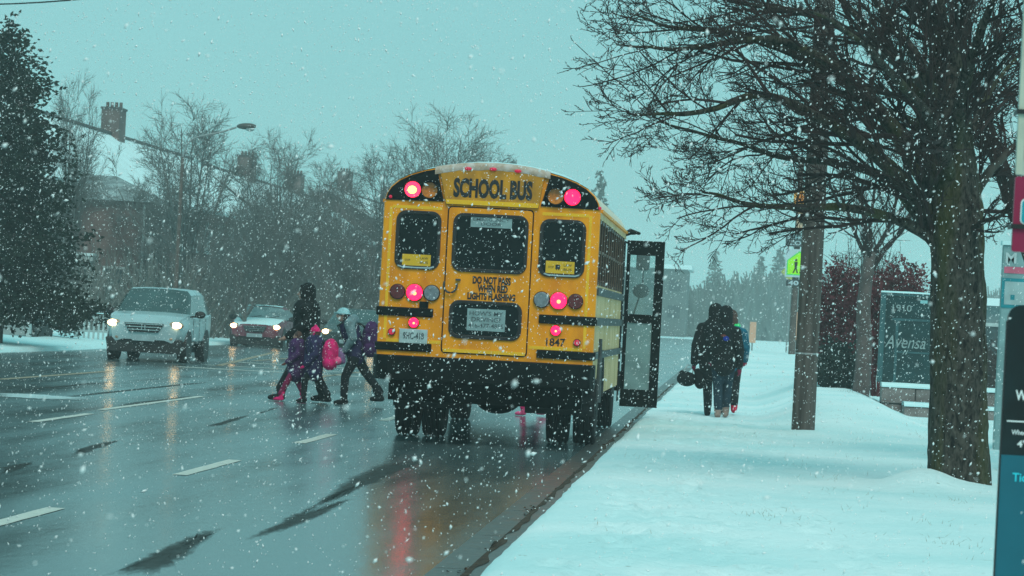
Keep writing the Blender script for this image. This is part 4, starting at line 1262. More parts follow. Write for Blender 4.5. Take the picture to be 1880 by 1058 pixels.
# ================================================================== TREES
BARK = mat('wet_bark', (0.030, 0.028, 0.024), 0.85, c2=(0.075, 0.068, 0.058), scale=9, bump=1.0, bscale=30, spec=0.2, stretch=(1, 1, .25), detail=8)
TWIG = mat('dark_twigs', (0.022, 0.016, 0.015), 0.8, c2=(0.045, 0.026, 0.024), scale=3, spec=0.25)
FBARK = mat('grey_far_bark', (0.13, 0.14, 0.135), 0.9, var=0.3)  # bark lightened so its colour carries part of the distance haze

def unit(v):
    return v / (np.linalg.norm(v) + 1e-9)

class Twigs:
    """collects thin tapering tubes, vectorised"""
    def __init__(self): self.pl = {}
    def add(self, P, r, k):
        self.pl.setdefault((len(P), k), []).append((P, r))
    def into(self, mb, mi=0):
        for (n, k), lst in self.pl.items():
            P = np.array([a for a, _ in lst]); r = np.array([b_ for _, b_ in lst])
            T = np.gradient(P, axis=1); T /= np.linalg.norm(T, axis=2, keepdims=True) + 1e-9
            ref = np.where(np.abs(T[..., 2:3]) < .8, np.array([0, 0, 1.0]), np.array([1.0, 0, 0]))
            U = np.cross(T, ref); U /= np.linalg.norm(U, axis=2, keepdims=True) + 1e-9
            V = np.cross(T, U)
            an = np.arange(k) * 2 * pi / k
            vs = P[:, :, None, :] + r[:, :, None, None] * (np.cos(an)[None, None, :, None] * U[:, :, None, :] + np.sin(an)[None, None, :, None] * V[:, :, None, :])
            m_ = len(lst)
            o = len(mb.v)
            mb.v.extend(map(tuple, vs.reshape(-1, 3).tolist()))
            i = np.arange(n - 1)[:, None]; j = np.arange(k)[None, :]
            f = np.stack([i * k + j, i * k + (j + 1) % k, (i + 1) * k + (j + 1) % k, (i + 1) * k + j], -1).reshape(-1, 4)
            F_ = (f[None] + (np.arange(m_) * n * k)[:, None, None] + o).reshape(-1, 4)
            mb.f.extend(map(tuple, F_.tolist())); mb.m.extend([mi] * len(F_))

def grow(tw, r_, p, d, ln, rad, lev, spec):
    """spec: per level (n children, length ratio, angle deg, wander, up pull, segments, sides)"""
    nch, ratio, ang, wan, up, seg, k = spec[lev]
    P = [p]; dd = d
    step = ln / seg
    for i in range(seg):
        dd = unit(dd + r_.normal(0, wan, 3) + np.array([0, 0, up]))
        P.append(P[-1] + dd * step)
    P = np.array(P)
    last = lev == len(spec) - 1
    rr_ = np.linspace(rad, rad * (0.45 if last else 0.5), seg + 1)
    tw.add(P, rr_, k)
    if last: return
    sprout(tw, r_, P, rr_, ln, lev, spec)

def sprout(tw, r_, P, rr_, ln, lev, spec, t0=0.22, n=None):
    nch, ratio, ang, wan, up, seg, k = spec[lev]
    n = n or nch
    for c in range(n):
        t = t0 + (1 - t0) * (c + r_.random()) / n
        f = t * (len(P) - 1); i = min(int(f), len(P) - 2); u = f - i
        pos = P[i] * (1 - u) + P[i + 1] * u
        ax_ = unit(P[i + 1] - P[i])
        q = unit(np.cross(ax_, r_.normal(0, 1, 3)))
        a = R(ang) * r_.uniform(.65, 1.3)
        d = ax_ * cos(a) + q * sin(a)
        rad = (rr_[i] * (1 - u) + rr_[i + 1] * u) * r_.uniform(.36, .56)
        if XLIM is not None and pos[0] < XLIM: nonl = max(.42, 1 - (XLIM - pos[0]) * 1.0)
        else: nonl = 1.0
        grow(tw, r_, pos, d, nonl * ln * ratio * r_.uniform(.7, 1.15) * (1.15 - TAPER * t), max(rad, MINR), lev + 1, spec)

def spline(pts, n):
    P = np.array([tuple(p_) for p_ in pts], float)
    t = np.linspace(0, len(P) - 1, n)
    out = []
    for x in t:
        i = min(int(x), len(P) - 2); u = x - i
        p0, p1, p2, p3 = P[max(i - 1, 0)], P[i], P[i + 1], P[min(i + 2, len(P) - 1)]
        out.append(.5 * ((2 * p1) + (-p0 + p2) * u + (2 * p0 - 5 * p1 + 4 * p2 - p3) * u * u + (-p0 + 3 * p1 - 3 * p2 + p3) * u ** 3))
    return np.array(out)

# ---- bark with furrows on the big trunk
TRB = bpy.data.materials.new('mossy_bark'); TRB.use_nodes = True
nt = TRB.node_tree; b = nt.nodes['Principled BSDF']; b.inputs['Roughness'].default_value = 0.85; b.inputs['Specular IOR Level'].default_value = 0.25
tc = nt.nodes.new('ShaderNodeTexCoord'); mp = nt.nodes.new('ShaderNodeMapping'); mp.inputs['Scale'].default_value = (1, 1, .42)
nt.links.new(tc.outputs['Object'], mp.inputs[0])
n1 = nt.nodes.new('ShaderNodeTexNoise'); n1.inputs['Scale'].default_value = 30; n1.inputs['Roughness'].default_value = .65; n1.inputs['Distortion'].default_value = .6; n1.inputs['Detail'].default_value = 8
nt.links.new(mp.outputs[0], n1.inputs['Vector'])
r1 = nt.nodes.new('ShaderNodeValToRGB'); r1.color_ramp.elements[0].position = .38; r1.color_ramp.elements[0].color = (0.008, 0.007, 0.006, 1)
r1.color_ramp.elements[1].position = .66; r1.color_ramp.elements[1].color = (0.10, 0.088, 0.072, 1)
nt.links.new(n1.outputs['Fac'], r1.inputs[0])
n2 = nt.nodes.new('ShaderNodeTexNoise'); n2.inputs['Scale'].default_value = 1.6; n2.inputs['Detail'].default_value = 7
mp2 = nt.nodes.new('ShaderNodeMapping'); mp2.inputs['Scale'].default_value = (2.6, 1.5, .32); nt.links.new(tc.outputs['Object'], mp2.inputs[0])
nt.links.new(mp2.outputs[0], n2.inputs['Vector'])
r2 = nt.nodes.new('ShaderNodeValToRGB'); r2.color_ramp.elements[0].position = .50; r2.color_ramp.elements[1].position = .66
nt.links.new(n2.outputs['Fac'], r2.inputs[0])
mx = nt.nodes.new('ShaderNodeMix'); mx.data_type = 'RGBA'
mth = nt.nodes.new('ShaderNodeMath'); mth.operation = 'MULTIPLY'; mth.inputs[1].default_value = .5
nt.links.new(r2.outputs[0], mth.inputs[0]); nt.links.new(mth.outputs[0], mx.inputs[0]); nt.links.new(r1.outputs[0], mx.inputs[6])
mx.inputs[7].default_value = (0.070, 0.072, 0.012, 1)
nt.links.new(mx.outputs[2], b.inputs['Base Color'])
bp = nt.nodes.new('ShaderNodeBump'); bp.inputs['Strength'].default_value = 1.0; bp.inputs['Distance'].default_value = 0.03
nt.links.new(n1.outputs['Fac'], bp.inputs['Height']); nt.links.new(bp.outputs[0], b.inputs['Normal'])

def trunk_mesh(mb, pts, rads, k=110, n=300, flare=0.16, seed=0):
    P = spline(pts, n); r = np.interp(np.linspace(0, 1, n), np.linspace(0, 1, len(rads)), rads)
    rows = []
    for i in range(n):
        row = []
        z = P[i][2] - P[0][2]
        for j in range(k):
            a = 2 * pi * j / k
            ca, sa = cos(a), sin(a)
            f = 1 + flare * math.exp(-z / .28) * (1 + .6 * noise.noise(Vector((ca * 1.4, sa * 1.4, seed))))
            rid = abs(noise.noise(Vector((ca * 5.0, sa * 5.0, z * 1.9 + seed)))) - .22
            rid2 = noise.noise(Vector((ca * 11, sa * 11, z * 9 + seed)))
            lump = noise.noise(Vector((ca * .8, sa * .8, z * .8 + seed)))
            rad = r[i] * (f + .10 * rid + .045 * rid2 + .05 * lump)
            row.append((P[i][0] + rad * ca, P[i][1] + rad * sa, P[i][2]))
        rows.append(row)
    mb.grid(rows, closed=True)

# ---- the big tree on the verge
TY = 29.0
base = at(1764, 905, TY)
big = thing('street_tree', 'big bare street tree with mossy furrowed trunk and dense dark branches over the pavement', 'tree', (0, 0, 0))
tm = MB()
tpts = [base + Vector((0, 0, -.12)), at(1761, 800, TY), at(1759, 640, TY), at(1757, 480, TY), at(1752, 380, TY), at(1747, 280, TY), at(1742, 170, TY + .1), at(1735, 60, TY + .1)]
trunk_mesh(tm, tpts, [.272, .258, .244, .232, .250, .205, .160, .120])
tm.build('trunk', TRB, big, smooth=180)
LIMB = [  # pixel path with depth offset, start radius
    ([(1742, 150, .1), (1741, 110, .15), (1738, 80, .2), (1725, 20, .2), (1710, -150, .3), (1700, -420, .3)], .20),
    ([(1735, 470, 0), (1700, 430, -.1), (1640, 402, -.3), (1560, 382, -.7), (1480, 380, -1.0), (1390, 376, -1.2), (1310, 358, -1.3), (1285, 348, -1.4)], .075),
    ([(1730, 430, 0), (1668, 345, -.2), (1592, 272, -.5), (1500, 215, -.8), (1400, 175, -1.0), (1290, 205, -1.1), (1205, 210, -1.2), (1150, 210, -1.3)], .10),
    ([(1738, 400, 0), (1680, 300, .3), (1600, 190, .6), (1480, 110, .9), (1340, 60, 1.0), (1230, 50, 1.1), (1160, 25, 1.2)], .11),
    ([(1740, 340, 0), (1650, 245, -.2), (1560, 140, -.3), (1430, 75, -.4), (1300, 85, -.5), (1200, 90, -.5), (1130, 80, -.6)], .085),
    ([(1750, 330, 0), (1690, 180, .5), (1600, 60, .9), (1500, -40, 1.3), (1380, -120, 1.5)], .09),
    ([(1752, 300, 0), (1765, 180, -.4), (1800, 60, -.9), (1850, -60, -1.3), (1900, -200, -1.5)], .10),
    ([(1755, 420, 0), (1800, 340, .2), (1850, 280, .5), (1920, 230, .8), (2000, 200, 1.0)], .07),
    ([(1752, 380, 0), (1740, 300, .6), (1690, 235, 1.3), (1600, 200, 2.2), (1500, 225, 2.9), (1400, 262, 3.2), (1300, 300, 3.3)], .085),
    ([(1748, 350, 0), (1720, 240, -.8), (1650, 150, -1.6), (1560, 60, -2.4), (1460, 10, -3.0)], .085),
    ([(1755, 330, 0), (1790, 230, .5), (1830, 150, 1.0), (1890, 80, 1.5)], .08),
    ([(1736, 440, 0), (1690, 400, .5), (1630, 330, 1.0), (1540, 300, 1.6), (1440, 290, 2.0), (1350, 260, 2.2), (1260, 240, 2.3), (1200, 215, 2.3)], .075),
    ([(1750, 250, .1), (1690, 120, -.1), (1620, 20, -.2), (1560, -90, -.3), (1500, -200, -.4)], .08),
    ([(1742, 200, .1), (1640, 110, .4), (1500, 30, .6), (1380, 10, .7), (1270, -15, .8), (1190, -35, .8)], .06),
    ([(1758, 440, 0), (1800, 410, -.3), (1840, 395, -.6), (1880, 360, -.9)], .035),
]
SPEC = [  # nch, ratio, angle, wander, up, seg, sides
    (9, .50, 36, .06, .0, 8, 7),
    (7, .52, 36, .07, .01, 7, 5),
    (5, .50, 40, .09, .03, 6, 4),
    (3, .50, 42, .11, .04, 5, 3),
    (0, 0, 0, .12, .06, 3, 3)]
MINR = .0034; TAPER = .5; XLIM = -.88
tw = Twigs(); ra = np.random.default_rng(11)
for pts, r0 in LIMB:
    P = spline([at(x, y, TY + dz) for x, y, dz in pts], 26)
    P += np.array([[.03 * noise.noise(Vector((i * .5, r0 * 90, c * 7))) for c in range(3)] for i in range(len(P))]) * np.linspace(0, 1, 26)[:, None]
    ln = np.linalg.norm(np.diff(P, axis=0), axis=1).sum()
    tpr = np.linspace(0, 1, 26)
    rad = r0 * (1 - tpr) ** 1.25 * .80 + .007
    lm = MB(); lm.tube(P, rad * (1 + .06 * np.sin(np.arange(26) * 1.7)), 12)
    lm.build('limb', TRB if r0 > .07 else BARK, big, smooth=80)
    sprout(tw, ra, P, rad, min(ln, 3.0) * .72, 0, SPEC, t0=.10, n=int(8 + ln * 2.6))
c_ = MB(); tw.into(c_)
crown = c_.build('crown', TWIG, big)
print('big tree faces', len(c_.f))
# knuckles and buds on the near twigs are part of the growth; a second tree further right, same kind
def simple_tree(seed, H, spread, spec, r0, lead=5, k0=.22, wander=.032):
    """bare tree as two meshes: trunk, crown (origin at the base)"""
    r_ = np.random.default_rng(seed)
    t_ = Twigs(); tr = MB()
    th = H * k0
    bend = r_.normal(0, .03, 2)
    tp_ = [(0, 0, -.2), (bend[0] * H * .3, bend[1] * H * .3, th * .5), (bend[0] * H, bend[1] * H, th)]
    tr.tube(spline(tp_, 8), np.linspace(r0 * 1.25, r0 * .85, 8), 9)
    top = np.array(tp_[-1])
    for i in range(lead):
        a = 2 * pi * (i * .382 + r_.random() * .12)
        tilt = spread * ((i + .4) / lead) ** .8 * r_.uniform(.9, 1.1)
        d = np.array([cos(a) * sin(tilt), sin(a) * sin(tilt), cos(tilt)])
        ln = (H - th) * (1.0 - .28 * (tilt / spread) ** 2) * r_.uniform(.94, 1.0)
        P = [top - np.array([0, 0, th * .35 * i / lead])]
        dd = d
        for q in range(9):
            dd = unit(dd + r_.normal(0, wander, 3) + np.array([0, 0, .035])); P.append(P[-1] + dd * ln * .84 / 9)
        P = np.array(P); rad = np.linspace(r0 * .5, .02, 10)
        t_.add(P, rad, 6)
        sprout(t_, r_, P, rad, ln * .50, 0, spec, t0=.2)
    cw = MB(); t_.into(cw)
    return tr, cw

MINR = .009; TAPER = .30; XLIM = None
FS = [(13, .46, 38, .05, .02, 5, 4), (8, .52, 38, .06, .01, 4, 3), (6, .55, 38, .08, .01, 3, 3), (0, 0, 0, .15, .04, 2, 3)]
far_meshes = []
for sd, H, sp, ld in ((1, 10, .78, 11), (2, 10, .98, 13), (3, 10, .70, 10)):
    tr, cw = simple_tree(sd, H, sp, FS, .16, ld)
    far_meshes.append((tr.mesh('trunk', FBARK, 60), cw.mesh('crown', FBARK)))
print('far tree faces', [len(c.polygons) for _, c in far_meshes])

def plant_tree(v, px, Y, H, label, group=None, wide=1.0, rot=0, z=0.1, name='bare_tree', x=None):
    xx = (px - 1350) * .9986 * Y / F if x is None else x
    t = thing(name, label, 'tree', (xx, Y, z), rot, group)
    sc = H / 10
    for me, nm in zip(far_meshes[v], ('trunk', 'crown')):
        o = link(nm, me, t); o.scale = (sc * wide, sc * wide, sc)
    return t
gt = 'bare trees beyond the far side of the road'
def h_at(px, py, Y, z0=.1):
    return at(px, py, Y).z - z0
TREES = [
    (0, 325, 118, 165, 1.05, 'tall round crowned bare tree in front of the leftmost chimney'),
    (2, 232, 128, 300, .9, 'short bare tree with arching boughs under the left snowy roof'),
    (1, 505, 130, 232, .95, 'broad bare tree right of the street lamp head'),
    (0, 580, 150, 285, .9, 'thin hazy bare tree left of the rightmost chimney'),
    (1, 690, 126, 262, 1.0, 'bare tree whose right side runs behind the left edge of the bus'),
    (0, 800, 142, 186, 1.05, 'tallest hazy bare tree directly above the bus roof left of its middle'),
    (1, 868, 150, 258, .8, 'faint low bare tree above the SCHOOL BUS lettering'),
    (2, 478, 160, 330, .8, 'slender bare tree deep in the haze behind the red saloon'),
    (2, 545, 118, 330, 1.2, 'low wide bare tree above the tall walker in black'),
    (1, 445, 108, 360, .9, 'low bare tree above the red saloon'),
    (0, 630, 112, 370, .9, 'low bare tree behind the slim walker'),
]
for i, (v, px, Y, top, wd, lab) in enumerate(TREES):
    plant_tree(v, px, Y, h_at(px, top, Y), lab, gt, wd, rot=i * 1.3)
# behind the conifer on the left
plant_tree(2, 78, 92, h_at(78, 118, 92), 'bare twiggy tree poking out behind the right side of the large conifer', gt, .55, rot=1.0)
# thicket: low scrub between the trees, hazy twiggy mass
SCRUB = mat('grey_scrub', (0.12, 0.13, 0.12), 0.9, var=0.3)
g = MB(); t_ = Twigs(); r_ = np.random.default_rng(5)
for i in range(900):
    Y = r_.uniform(112, 190); px = r_.uniform(60, 720)
    x0 = -20.5 - r_.uniform(0, 5) if r_.random() < .5 else (px - 1350) * Y / F
    x0 = min(x0, -19)
    for j in range(7):
        d = unit(np.array([r_.normal(0, .5), r_.normal(0, .5), 1.0]))
        p0 = np.array([x0 + r_.normal(0, .3), Y + r_.normal(0, .3), 0.1]); ln = r_.uniform(1.0, 3.4)
        t_.add(np.array([p0, p0 + d * ln * .5 + r_.normal(0, .1, 3), p0 + d * ln + r_.normal(0, .25, 3)]), np.array([.03, .02, .012]), 3)
t_.into(g)
tag(g.build('scrub', SCRUB), 'hazy mass of bare scrub along the foot of the far houses', 'scrub', kind='stuff')

MINR = .005; XLIM = None
# second trunk at the right edge, beyond the big one
st = thing('street_tree', 'second bare tree at the right edge of the picture, behind the bus stop panels', 'tree', (3.08, 33.5, .15), 0)
tr, cw = simple_tree(21, 8.2, .75, [(12, .55, 40, .1, .03, 6, 5), (8, .5, 40, .14, .04, 5, 4), (6, .52, 42, .16, .04, 4, 3), (0, 0, 0, .18, .04, 3, 3)], .17, 7, k0=.30)
tr.build('trunk', BARK, st, smooth=60); cw.build('crown', TWIG, st)

# ---- conifers
NEED = mat('conifer_needles', (0.010, 0.022, 0.017), 0.8, c2=(0.028, 0.050, 0.036), scale=2.5, spec=0.2)
def conifer_mesh(seed, H, Rb, whorls, boughs, tufts, ts, droop=.25, bare=.06, shape=.8, nm='needles'):
    r_ = np.random.default_rng(seed)
    tr = MB().tube([(0, 0, -.2), (0, 0, H * .5), (0, 0, H * .98)], [H * .022, H * .012, .01], 8)
    t_ = Twigs(); V, Fc = [], []
    for w in range(whorls):
        u = bare + (1 - bare) * ((w + r_.random() * .6) / whorls)
        z = H * u; rad = Rb * (1 - u) ** shape * r_.uniform(.75, 1.15) + .05
        nb = max(3, int(boughs * (1 - .5 * u)))
        for k_ in range(nb):
            a = r_.uniform(0, 2 * pi); ln = rad * r_.uniform(.6, 1.12)
            d = np.array([cos(a), sin(a), 0])
            dz = -droop * ln if u < .75 else .15 * ln
            P = np.array([[0, 0, z], [d[0] * ln * .5, d[1] * ln * .5, z + dz * .3 + .04 * ln], [d[0] * ln, d[1] * ln, z + dz * .55]])
            t_.add(P, np.array([.012 * ln + .008, .01, .005]), 3)
            nt_ = max(4, int(tufts * ln / Rb))
            tt = r_.uniform(.18, 1.02, nt_)
            c = P[0] + (P[2] - P[0]) * tt[:, None]
            c[:, 2] += .08 * ln * np.sin(tt * pi)
            side = np.array([-d[1], d[0], 0])
            wd = .26 * ln * (1.1 - tt)
            c += side * (r_.normal(0, 1, nt_) * wd)[:, None] + r_.normal(0, .03 * Rb + .02, (nt_, 3)) - np.array([0, 0, 1]) * np.abs(r_.normal(0, .04 * Rb, nt_))[:, None]
            dr = d * .8 + r_.normal(0, .5, (nt_, 3)); dr /= np.linalg.norm(dr, axis=1)[:, None]
            sd = np.cross(dr, r_.normal(0, 1, (nt_, 3))); sd /= np.linalg.norm(sd, axis=1)[:, None]
            s1 = ts * r_.uniform(.6, 1.3, nt_)
            for q in range(2):
                sdq = sd if q == 0 else np.cross(dr, sd)
                v4 = np.stack([c - dr * s1[:, None] * .5, c + sdq * s1[:, None] * .28, c + dr * s1[:, None] * .6, c - sdq * s1[:, None] * .28], 1)
                V.append(v4.reshape(-1, 3))
    V = np.concatenate(V); n = len(V) // 4
    cw = MB(); cw.add(V.tolist(), [(4 * i, 4 * i + 1, 4 * i + 2, 4 * i + 3) for i in range(n)])
    t_.into(tr)
    return tr, cw
tr, cw = conifer_mesh(3, h_at(0, 38, 80), 3.0, 44, 14, 120, .13, droop=.16, bare=.10, shape=.66)
pine = thing('conifer', 'large dark evergreen with ragged outline filling the left edge', 'tree', (-18.25, 80, .1))
tr.build('trunk', BARK, pine); cw.build('crown', NEED, pine)
NEEF = mat('haze_pale_needles', (0.07, 0.11, 0.10), 0.8, c2=(0.13, 0.18, 0.17), scale=2.5, spec=0.2)  # lightened needles: distance haze is put into the colour
tr, cw = conifer_mesh(4, 10, 2.6, 30, 11, 22, .34, droop=.2, bare=.02)
cm = (tr.mesh('trunk', FBARK, 60), cw.mesh('crown', NEEF))
def plant_conifer(px, Y, top, lab, wide=1.0, rot=0, z=.1):
    H = h_at(px, top, Y)
    t = thing('conifer', lab, 'tree', ((px - 1350) * .9986 * Y / F, Y, z), rot, 'conifers far off in the haze')
    for me, nm in zip(cm, ('trunk', 'crown')):
        o = link(nm, me, t); o.scale = (H / 10 * wide, H / 10 * wide, H / 10)
plant_conifer(1308, 450, 460, 'pointed conifer standing over the heads of the people on the pavement', 1.1, 0)
plant_conifer(1392, 440, 470, 'conifer right of the pointed one, left of the crossing sign', 1.3, 1)
plant_conifer(1425, 435, 458, 'conifer directly left of the yellow-green crossing sign', 1.5, 2)
plant_conifer(1088, 330, 312, 'conifer tip rising above the right shoulder of the bus roof', .8, 3)
plant_conifer(928, 330, 292, 'small conifer tip just above the middle of the bus roof', .9, 4)
plant_conifer(1368, 425, 520, 'low wide conifer above the orange marker board', 1.9, 5)
plant_conifer(1535, 300, 500, 'conifer hidden behind the burgundy bushes', 1.6, 6)

# ---- shrubs on the right
BURG = mat('burgundy_twigs', (0.095, 0.018, 0.026), 0.85, c2=(0.19, 0.045, 0.055), scale=3, spec=0.1)
def bush(name, px0, px1, ptop, Y, lab, m_, n, seed, z=.2, leafy=0, cat='bush', group=None, vase=.35):
    xc = ((px0 + px1) / 2 - 1350) * .9986 * Y / F; w_ = (px1 - px0) * Y / F / 2
    H = at((px0 + px1) / 2, ptop, Y).z - z
    r_ = np.random.default_rng(seed); t_ = Twigs(); g_ = MB()
    for i in range(n):
        a = r_.uniform(0, 2 * pi); q = r_.random() ** .5
        p0 = np.array([cos(a) * q * w_ * vase, sin(a) * q * w_ * vase, 0])
        tip = np.array([cos(a) * q * w_ * r_.uniform(.8, 1.1), sin(a) * q * w_, H * (r_.uniform(.55, 1.0) * (1 - .25 * q * q))])
        mid = (p0 + tip) / 2 + np.array([0, 0, .1 * H]) + r_.normal(0, .05, 3)
        t_.add(np.array([p0, mid, tip]), np.array([.012, .009, .005]), 3)
        for j in range(8):
            u = r_.uniform(.2, 1); c = mid + (tip - mid) * u if u > .5 else p0 + (mid - p0) * u * 2
            d = unit(r_.normal(0, 1, 3) + np.array([0, 0, .7])) * r_.uniform(.12, .45)
            t_.add(np.array([c, c + d * .5 + r_.normal(0, .02, 3), c + d]), np.array([.006, .005, .004]), 3)
            for l_ in range(leafy):
                e = c + d * r_.uniform(.3, 1) + r_.normal(0, .03, 3); s1 = r_.uniform(.02, .045)
                b1_ = r_.normal(0, 1, 3); b1_ = unit(b1_) * s1; b2_ = unit(np.cross(b1_, r_.normal(0, 1, 3))) * s1
                g_.add([e - b1_, e + b2_, e + b1_ * .8, e - b2_ * .9], [(0, 1, 2, 3)])
    t_.into(g_)
    t = thing(name, lab, cat, (xc, Y, z), 0, group)
    g_.build('foliage', m_, t)
    return t
bush('burgundy_bush', 1500, 1576, 478, 60, 'burgundy leafed bush between the utility pole and the slim trunk', BURG, 190, 1, leafy=6, vase=.8, z=.35)
bush('burgundy_bush', 1588, 1712, 470, 61, 'larger burgundy bush rising behind the dark glass sign', BURG, 260, 2, leafy=6, vase=.8, z=.35)
bush('bare_shrub', 1505, 1660, 395, 70, 'tall fan shaped bare shrub above the burgundy bushes', TWIG, 190, 3, vase=.12, z=.2)
sl_ = thing('slim_tree', 'slim pale trunk growing between the two burgundy bushes', 'tree', ((1584 - 1350) * .9986 * 58 / F, 58, .25), 0)
MB().tube(spline([(0, 0, -.1), (.03, 0, .9), (-.02, 0, 1.8), (.05, 0, 2.7)], 10), np.linspace(.16, .10, 10), 12).build('trunk', mat('grey_brown_bark', (0.10, 0.075, 0.07), .85, var=.3, bump=.6), sl_, smooth=60)
t_ = Twigs(); r_ = np.random.default_rng(9)
for i in range(9):
    a = i * .8; d = unit(np.array([cos(a) * .6, sin(a) * .6, 1])); grow(t_, r_, np.array([.05, 0, 2.3 + .04 * i]), d, 1.6, .04, 0, [(7, .5, 38, .12, .04, 5, 4), (5, .5, 38, .12, .04, 4, 3), (0, 0, 0, .1, .04, 3, 3)])
g_ = MB(); t_.into(g_); g_.build('crown', TWIG, sl_)
GSH = mat('dark_evergreen_shrub', (0.012, 0.026, 0.020), .85, var=.4)
bush('dark_bush', 62, 132, 562, 92, 'dark evergreen bush between the porch railing and the picket fence', GSH, 150, 6, leafy=9, vase=.9, z=.4)
bush('dark_bush', 1512, 1565, 640, 59, 'low black bush in the snow at the foot of the left burgundy bush', GSH, 90, 7, leafy=7, vase=.9, z=.35)
# ================================================================== STREET FURNITURE, RIGHT SIDE
POLEW = mat('weathered_pole_wood', (0.055, 0.045, 0.040), 0.85, c2=(0.13, 0.108, 0.098), scale=14, bump=.7, bscale=24, stretch=(1, 1, .08), detail=8, spec=.2)
POLEF = mat('brown_grey_pole', (0.11, 0.085, 0.075), 0.8, var=.25, scale=8)
b0 = at(1474, 793, 42)
pole = thing('utility_pole', 'thick wooden utility pole standing in the snow between the walkers and the big tree', 'utility pole', (b0.x, 42, 0), 0)
MB().tube([(0, 0, 0.0), (0, 0, 2.5), (0.0, 0, 5.5), (0, 0, 9.3)], [.150, .142, .130, .112], 20).build('pole', POLEW, pole, smooth=60)
MB().b2(-1.1, 1.1, -.17, -.06, 8.5, 8.62).build('crossarm', POLEW, pole)
for x in (-1.0, -.5, .5, 1.0):
    MB().disc((x, -.115), .035, 8.62, 8.74, 10, axis='z', r2=.05).build('insulator', WHITE, pole)
for zz in (1.2, 1.21, 3.1):
    MB().tube([(.148 * cos(R(a)), .148 * sin(R(a)), zz) for a in range(0, 361, 30)], .006, 5).build('band', STEEL, pole)

# overhead wire from that pole to one out of the picture on the left
p0 = at(0, 8, 58.0)
w0 = Vector((p0.x, 58, p0.z)); e = Vector((b0.x, 42, 8.75))
def wire_pt(t):
    p_ = w0 + (e - w0) * t
    z = w0.z - .62 * t + (e.z - w0.z + .62) * t * t
    return Vector((p_.x, p_.y, z))
wpts = [wire_pt(-.62 + 1.62 * i / 40) for i in range(41)]
tag(MB().tube(wpts, .014, 6).build('overhead_wire', BLK), 'thin black overhead wire crossing the top left corner of the sky', 'wire')
lp = wpts[0]
pl2 = thing('utility_pole', 'wooden utility pole outside the left edge that carries the overhead wire', 'utility pole', (lp.x, lp.y, 0), 0)
MB().tube([(0, 0, 0), (0, 0, lp.z)], [.16, .12], 14).build('pole', POLEW, pl2, smooth=60)

# ---- crossing signal pole with signs, on the far crest
SY = 94.0
sb = at(1453, 652, SY)
zs = verge_z(sb.x, SY)
sp = thing('signal_pole', 'brown signal pole with yellow lamp housings and crossing sign, behind the utility pole', 'signal pole', (sb.x, SY, zs - .05), 0)
MB().tube([(0, 0, 0), (0, 0, 5.6)], [.10, .08], 14).build('pole', POLEF, sp, smooth=60)
SIGY = mat('signal_amber_housing', (0.85, 0.36, 0.04), .5, var=.1)
def zat(py, px=1465): return at(px, py, SY).z - (zs - .05)
def xat(px, py=450): return at(px, py, SY).x - sb.x
hz = MB().b2(xat(1457, 365), xat(1484, 365), -.45, -.16, zat(378), zat(352)).build('signal_head', SIGY, sp, bevel=.03)
MB().disc(((xat(1457, 365) + xat(1484, 365)) / 2, (zat(378) + zat(352)) / 2), .13, -.50, -.455, 16).build('lens', AMBER, hz)
MB().b2(xat(1453, 385), xat(1482, 385), -.6, -.16, zat(389), zat(383)).build('visor', SIGY, sp)
hd_ = MB().b2(xat(1462, 410), xat(1481, 410), -.42, -.16, zat(424), zat(391)).build('signal_head', mat('signal_pale', (.62, .40, .26), .5), sp, bevel=.03)
MB().disc(((xat(1462, 410) + xat(1481, 410)) / 2, zat(404)), .10, -.46, -.425, 16).build('lens', BLK, hd_)
WHS = mat('retro_white_sign', (0.50, 0.62, 0.66), .5, var=.05)
FLY = mat('fluorescent_yellow_green', (0.42, 0.95, 0.0), .5, var=.03, emit=(0.35, 1.0, 0.0), estr=0.0)
def signp(px0, px1, py0, py1, m_, name='sign_plate', d=-.13):
    a, c = at(px0, py0, SY), at(px1, py1, SY)
    return MB().b2(a.x - sb.x, c.x - sb.x, d - .02, d, c.z - zs + .05, a.z - zs + .05).build(name, m_, sp), a.x - sb.x, c.x - sb.x, c.z - zs + .05, a.z - zs + .05
o1, x0, x1, z0, z1 = signp(1443, 1496, 430, 455, BLKR)
text_obj('lettering', 'SCHOOL', WHS, o1, x0 + .05, x1 - .05, z0 + .21, z1 - .03, -.151, depth=.003, bold=.02)
text_obj('lettering', 'ZONE', WHS, o1, x0 + .1, x1 - .1, z0 + .04, z0 + .17, -.151, depth=.003, bold=.02)
o2, x0, x1, z0, z1 = signp(1443, 1491, 457, 511, WHS)
cx = (x0 + x1) / 2; hw_ = (x1 - x0) / 2 - .05; zb_ = z0 + .06; zt_ = z1 - .05
pent = MB().prism([(cx - hw_, zb_), (cx + hw_, zb_), (cx + hw_, zb_ + .42), (cx, zt_), (cx - hw_, zb_ + .42)], -.156, -.1505).build('sign_pentagon', FLY, o2, fixn=True)
MB().ring([(cx - hw_, zb_), (cx + hw_, zb_), (cx + hw_, zb_ + .42), (cx, zt_), (cx - hw_, zb_ + .42)], [(cx - hw_ + .025, zb_ + .025), (cx + hw_ - .025, zb_ + .025), (cx + hw_ - .025, zb_ + .41), (cx, zt_ - .035), (cx - hw_ + .025, zb_ + .41)], -.1585, -.1565).build('border', GREEN, pent)
fg = MB()
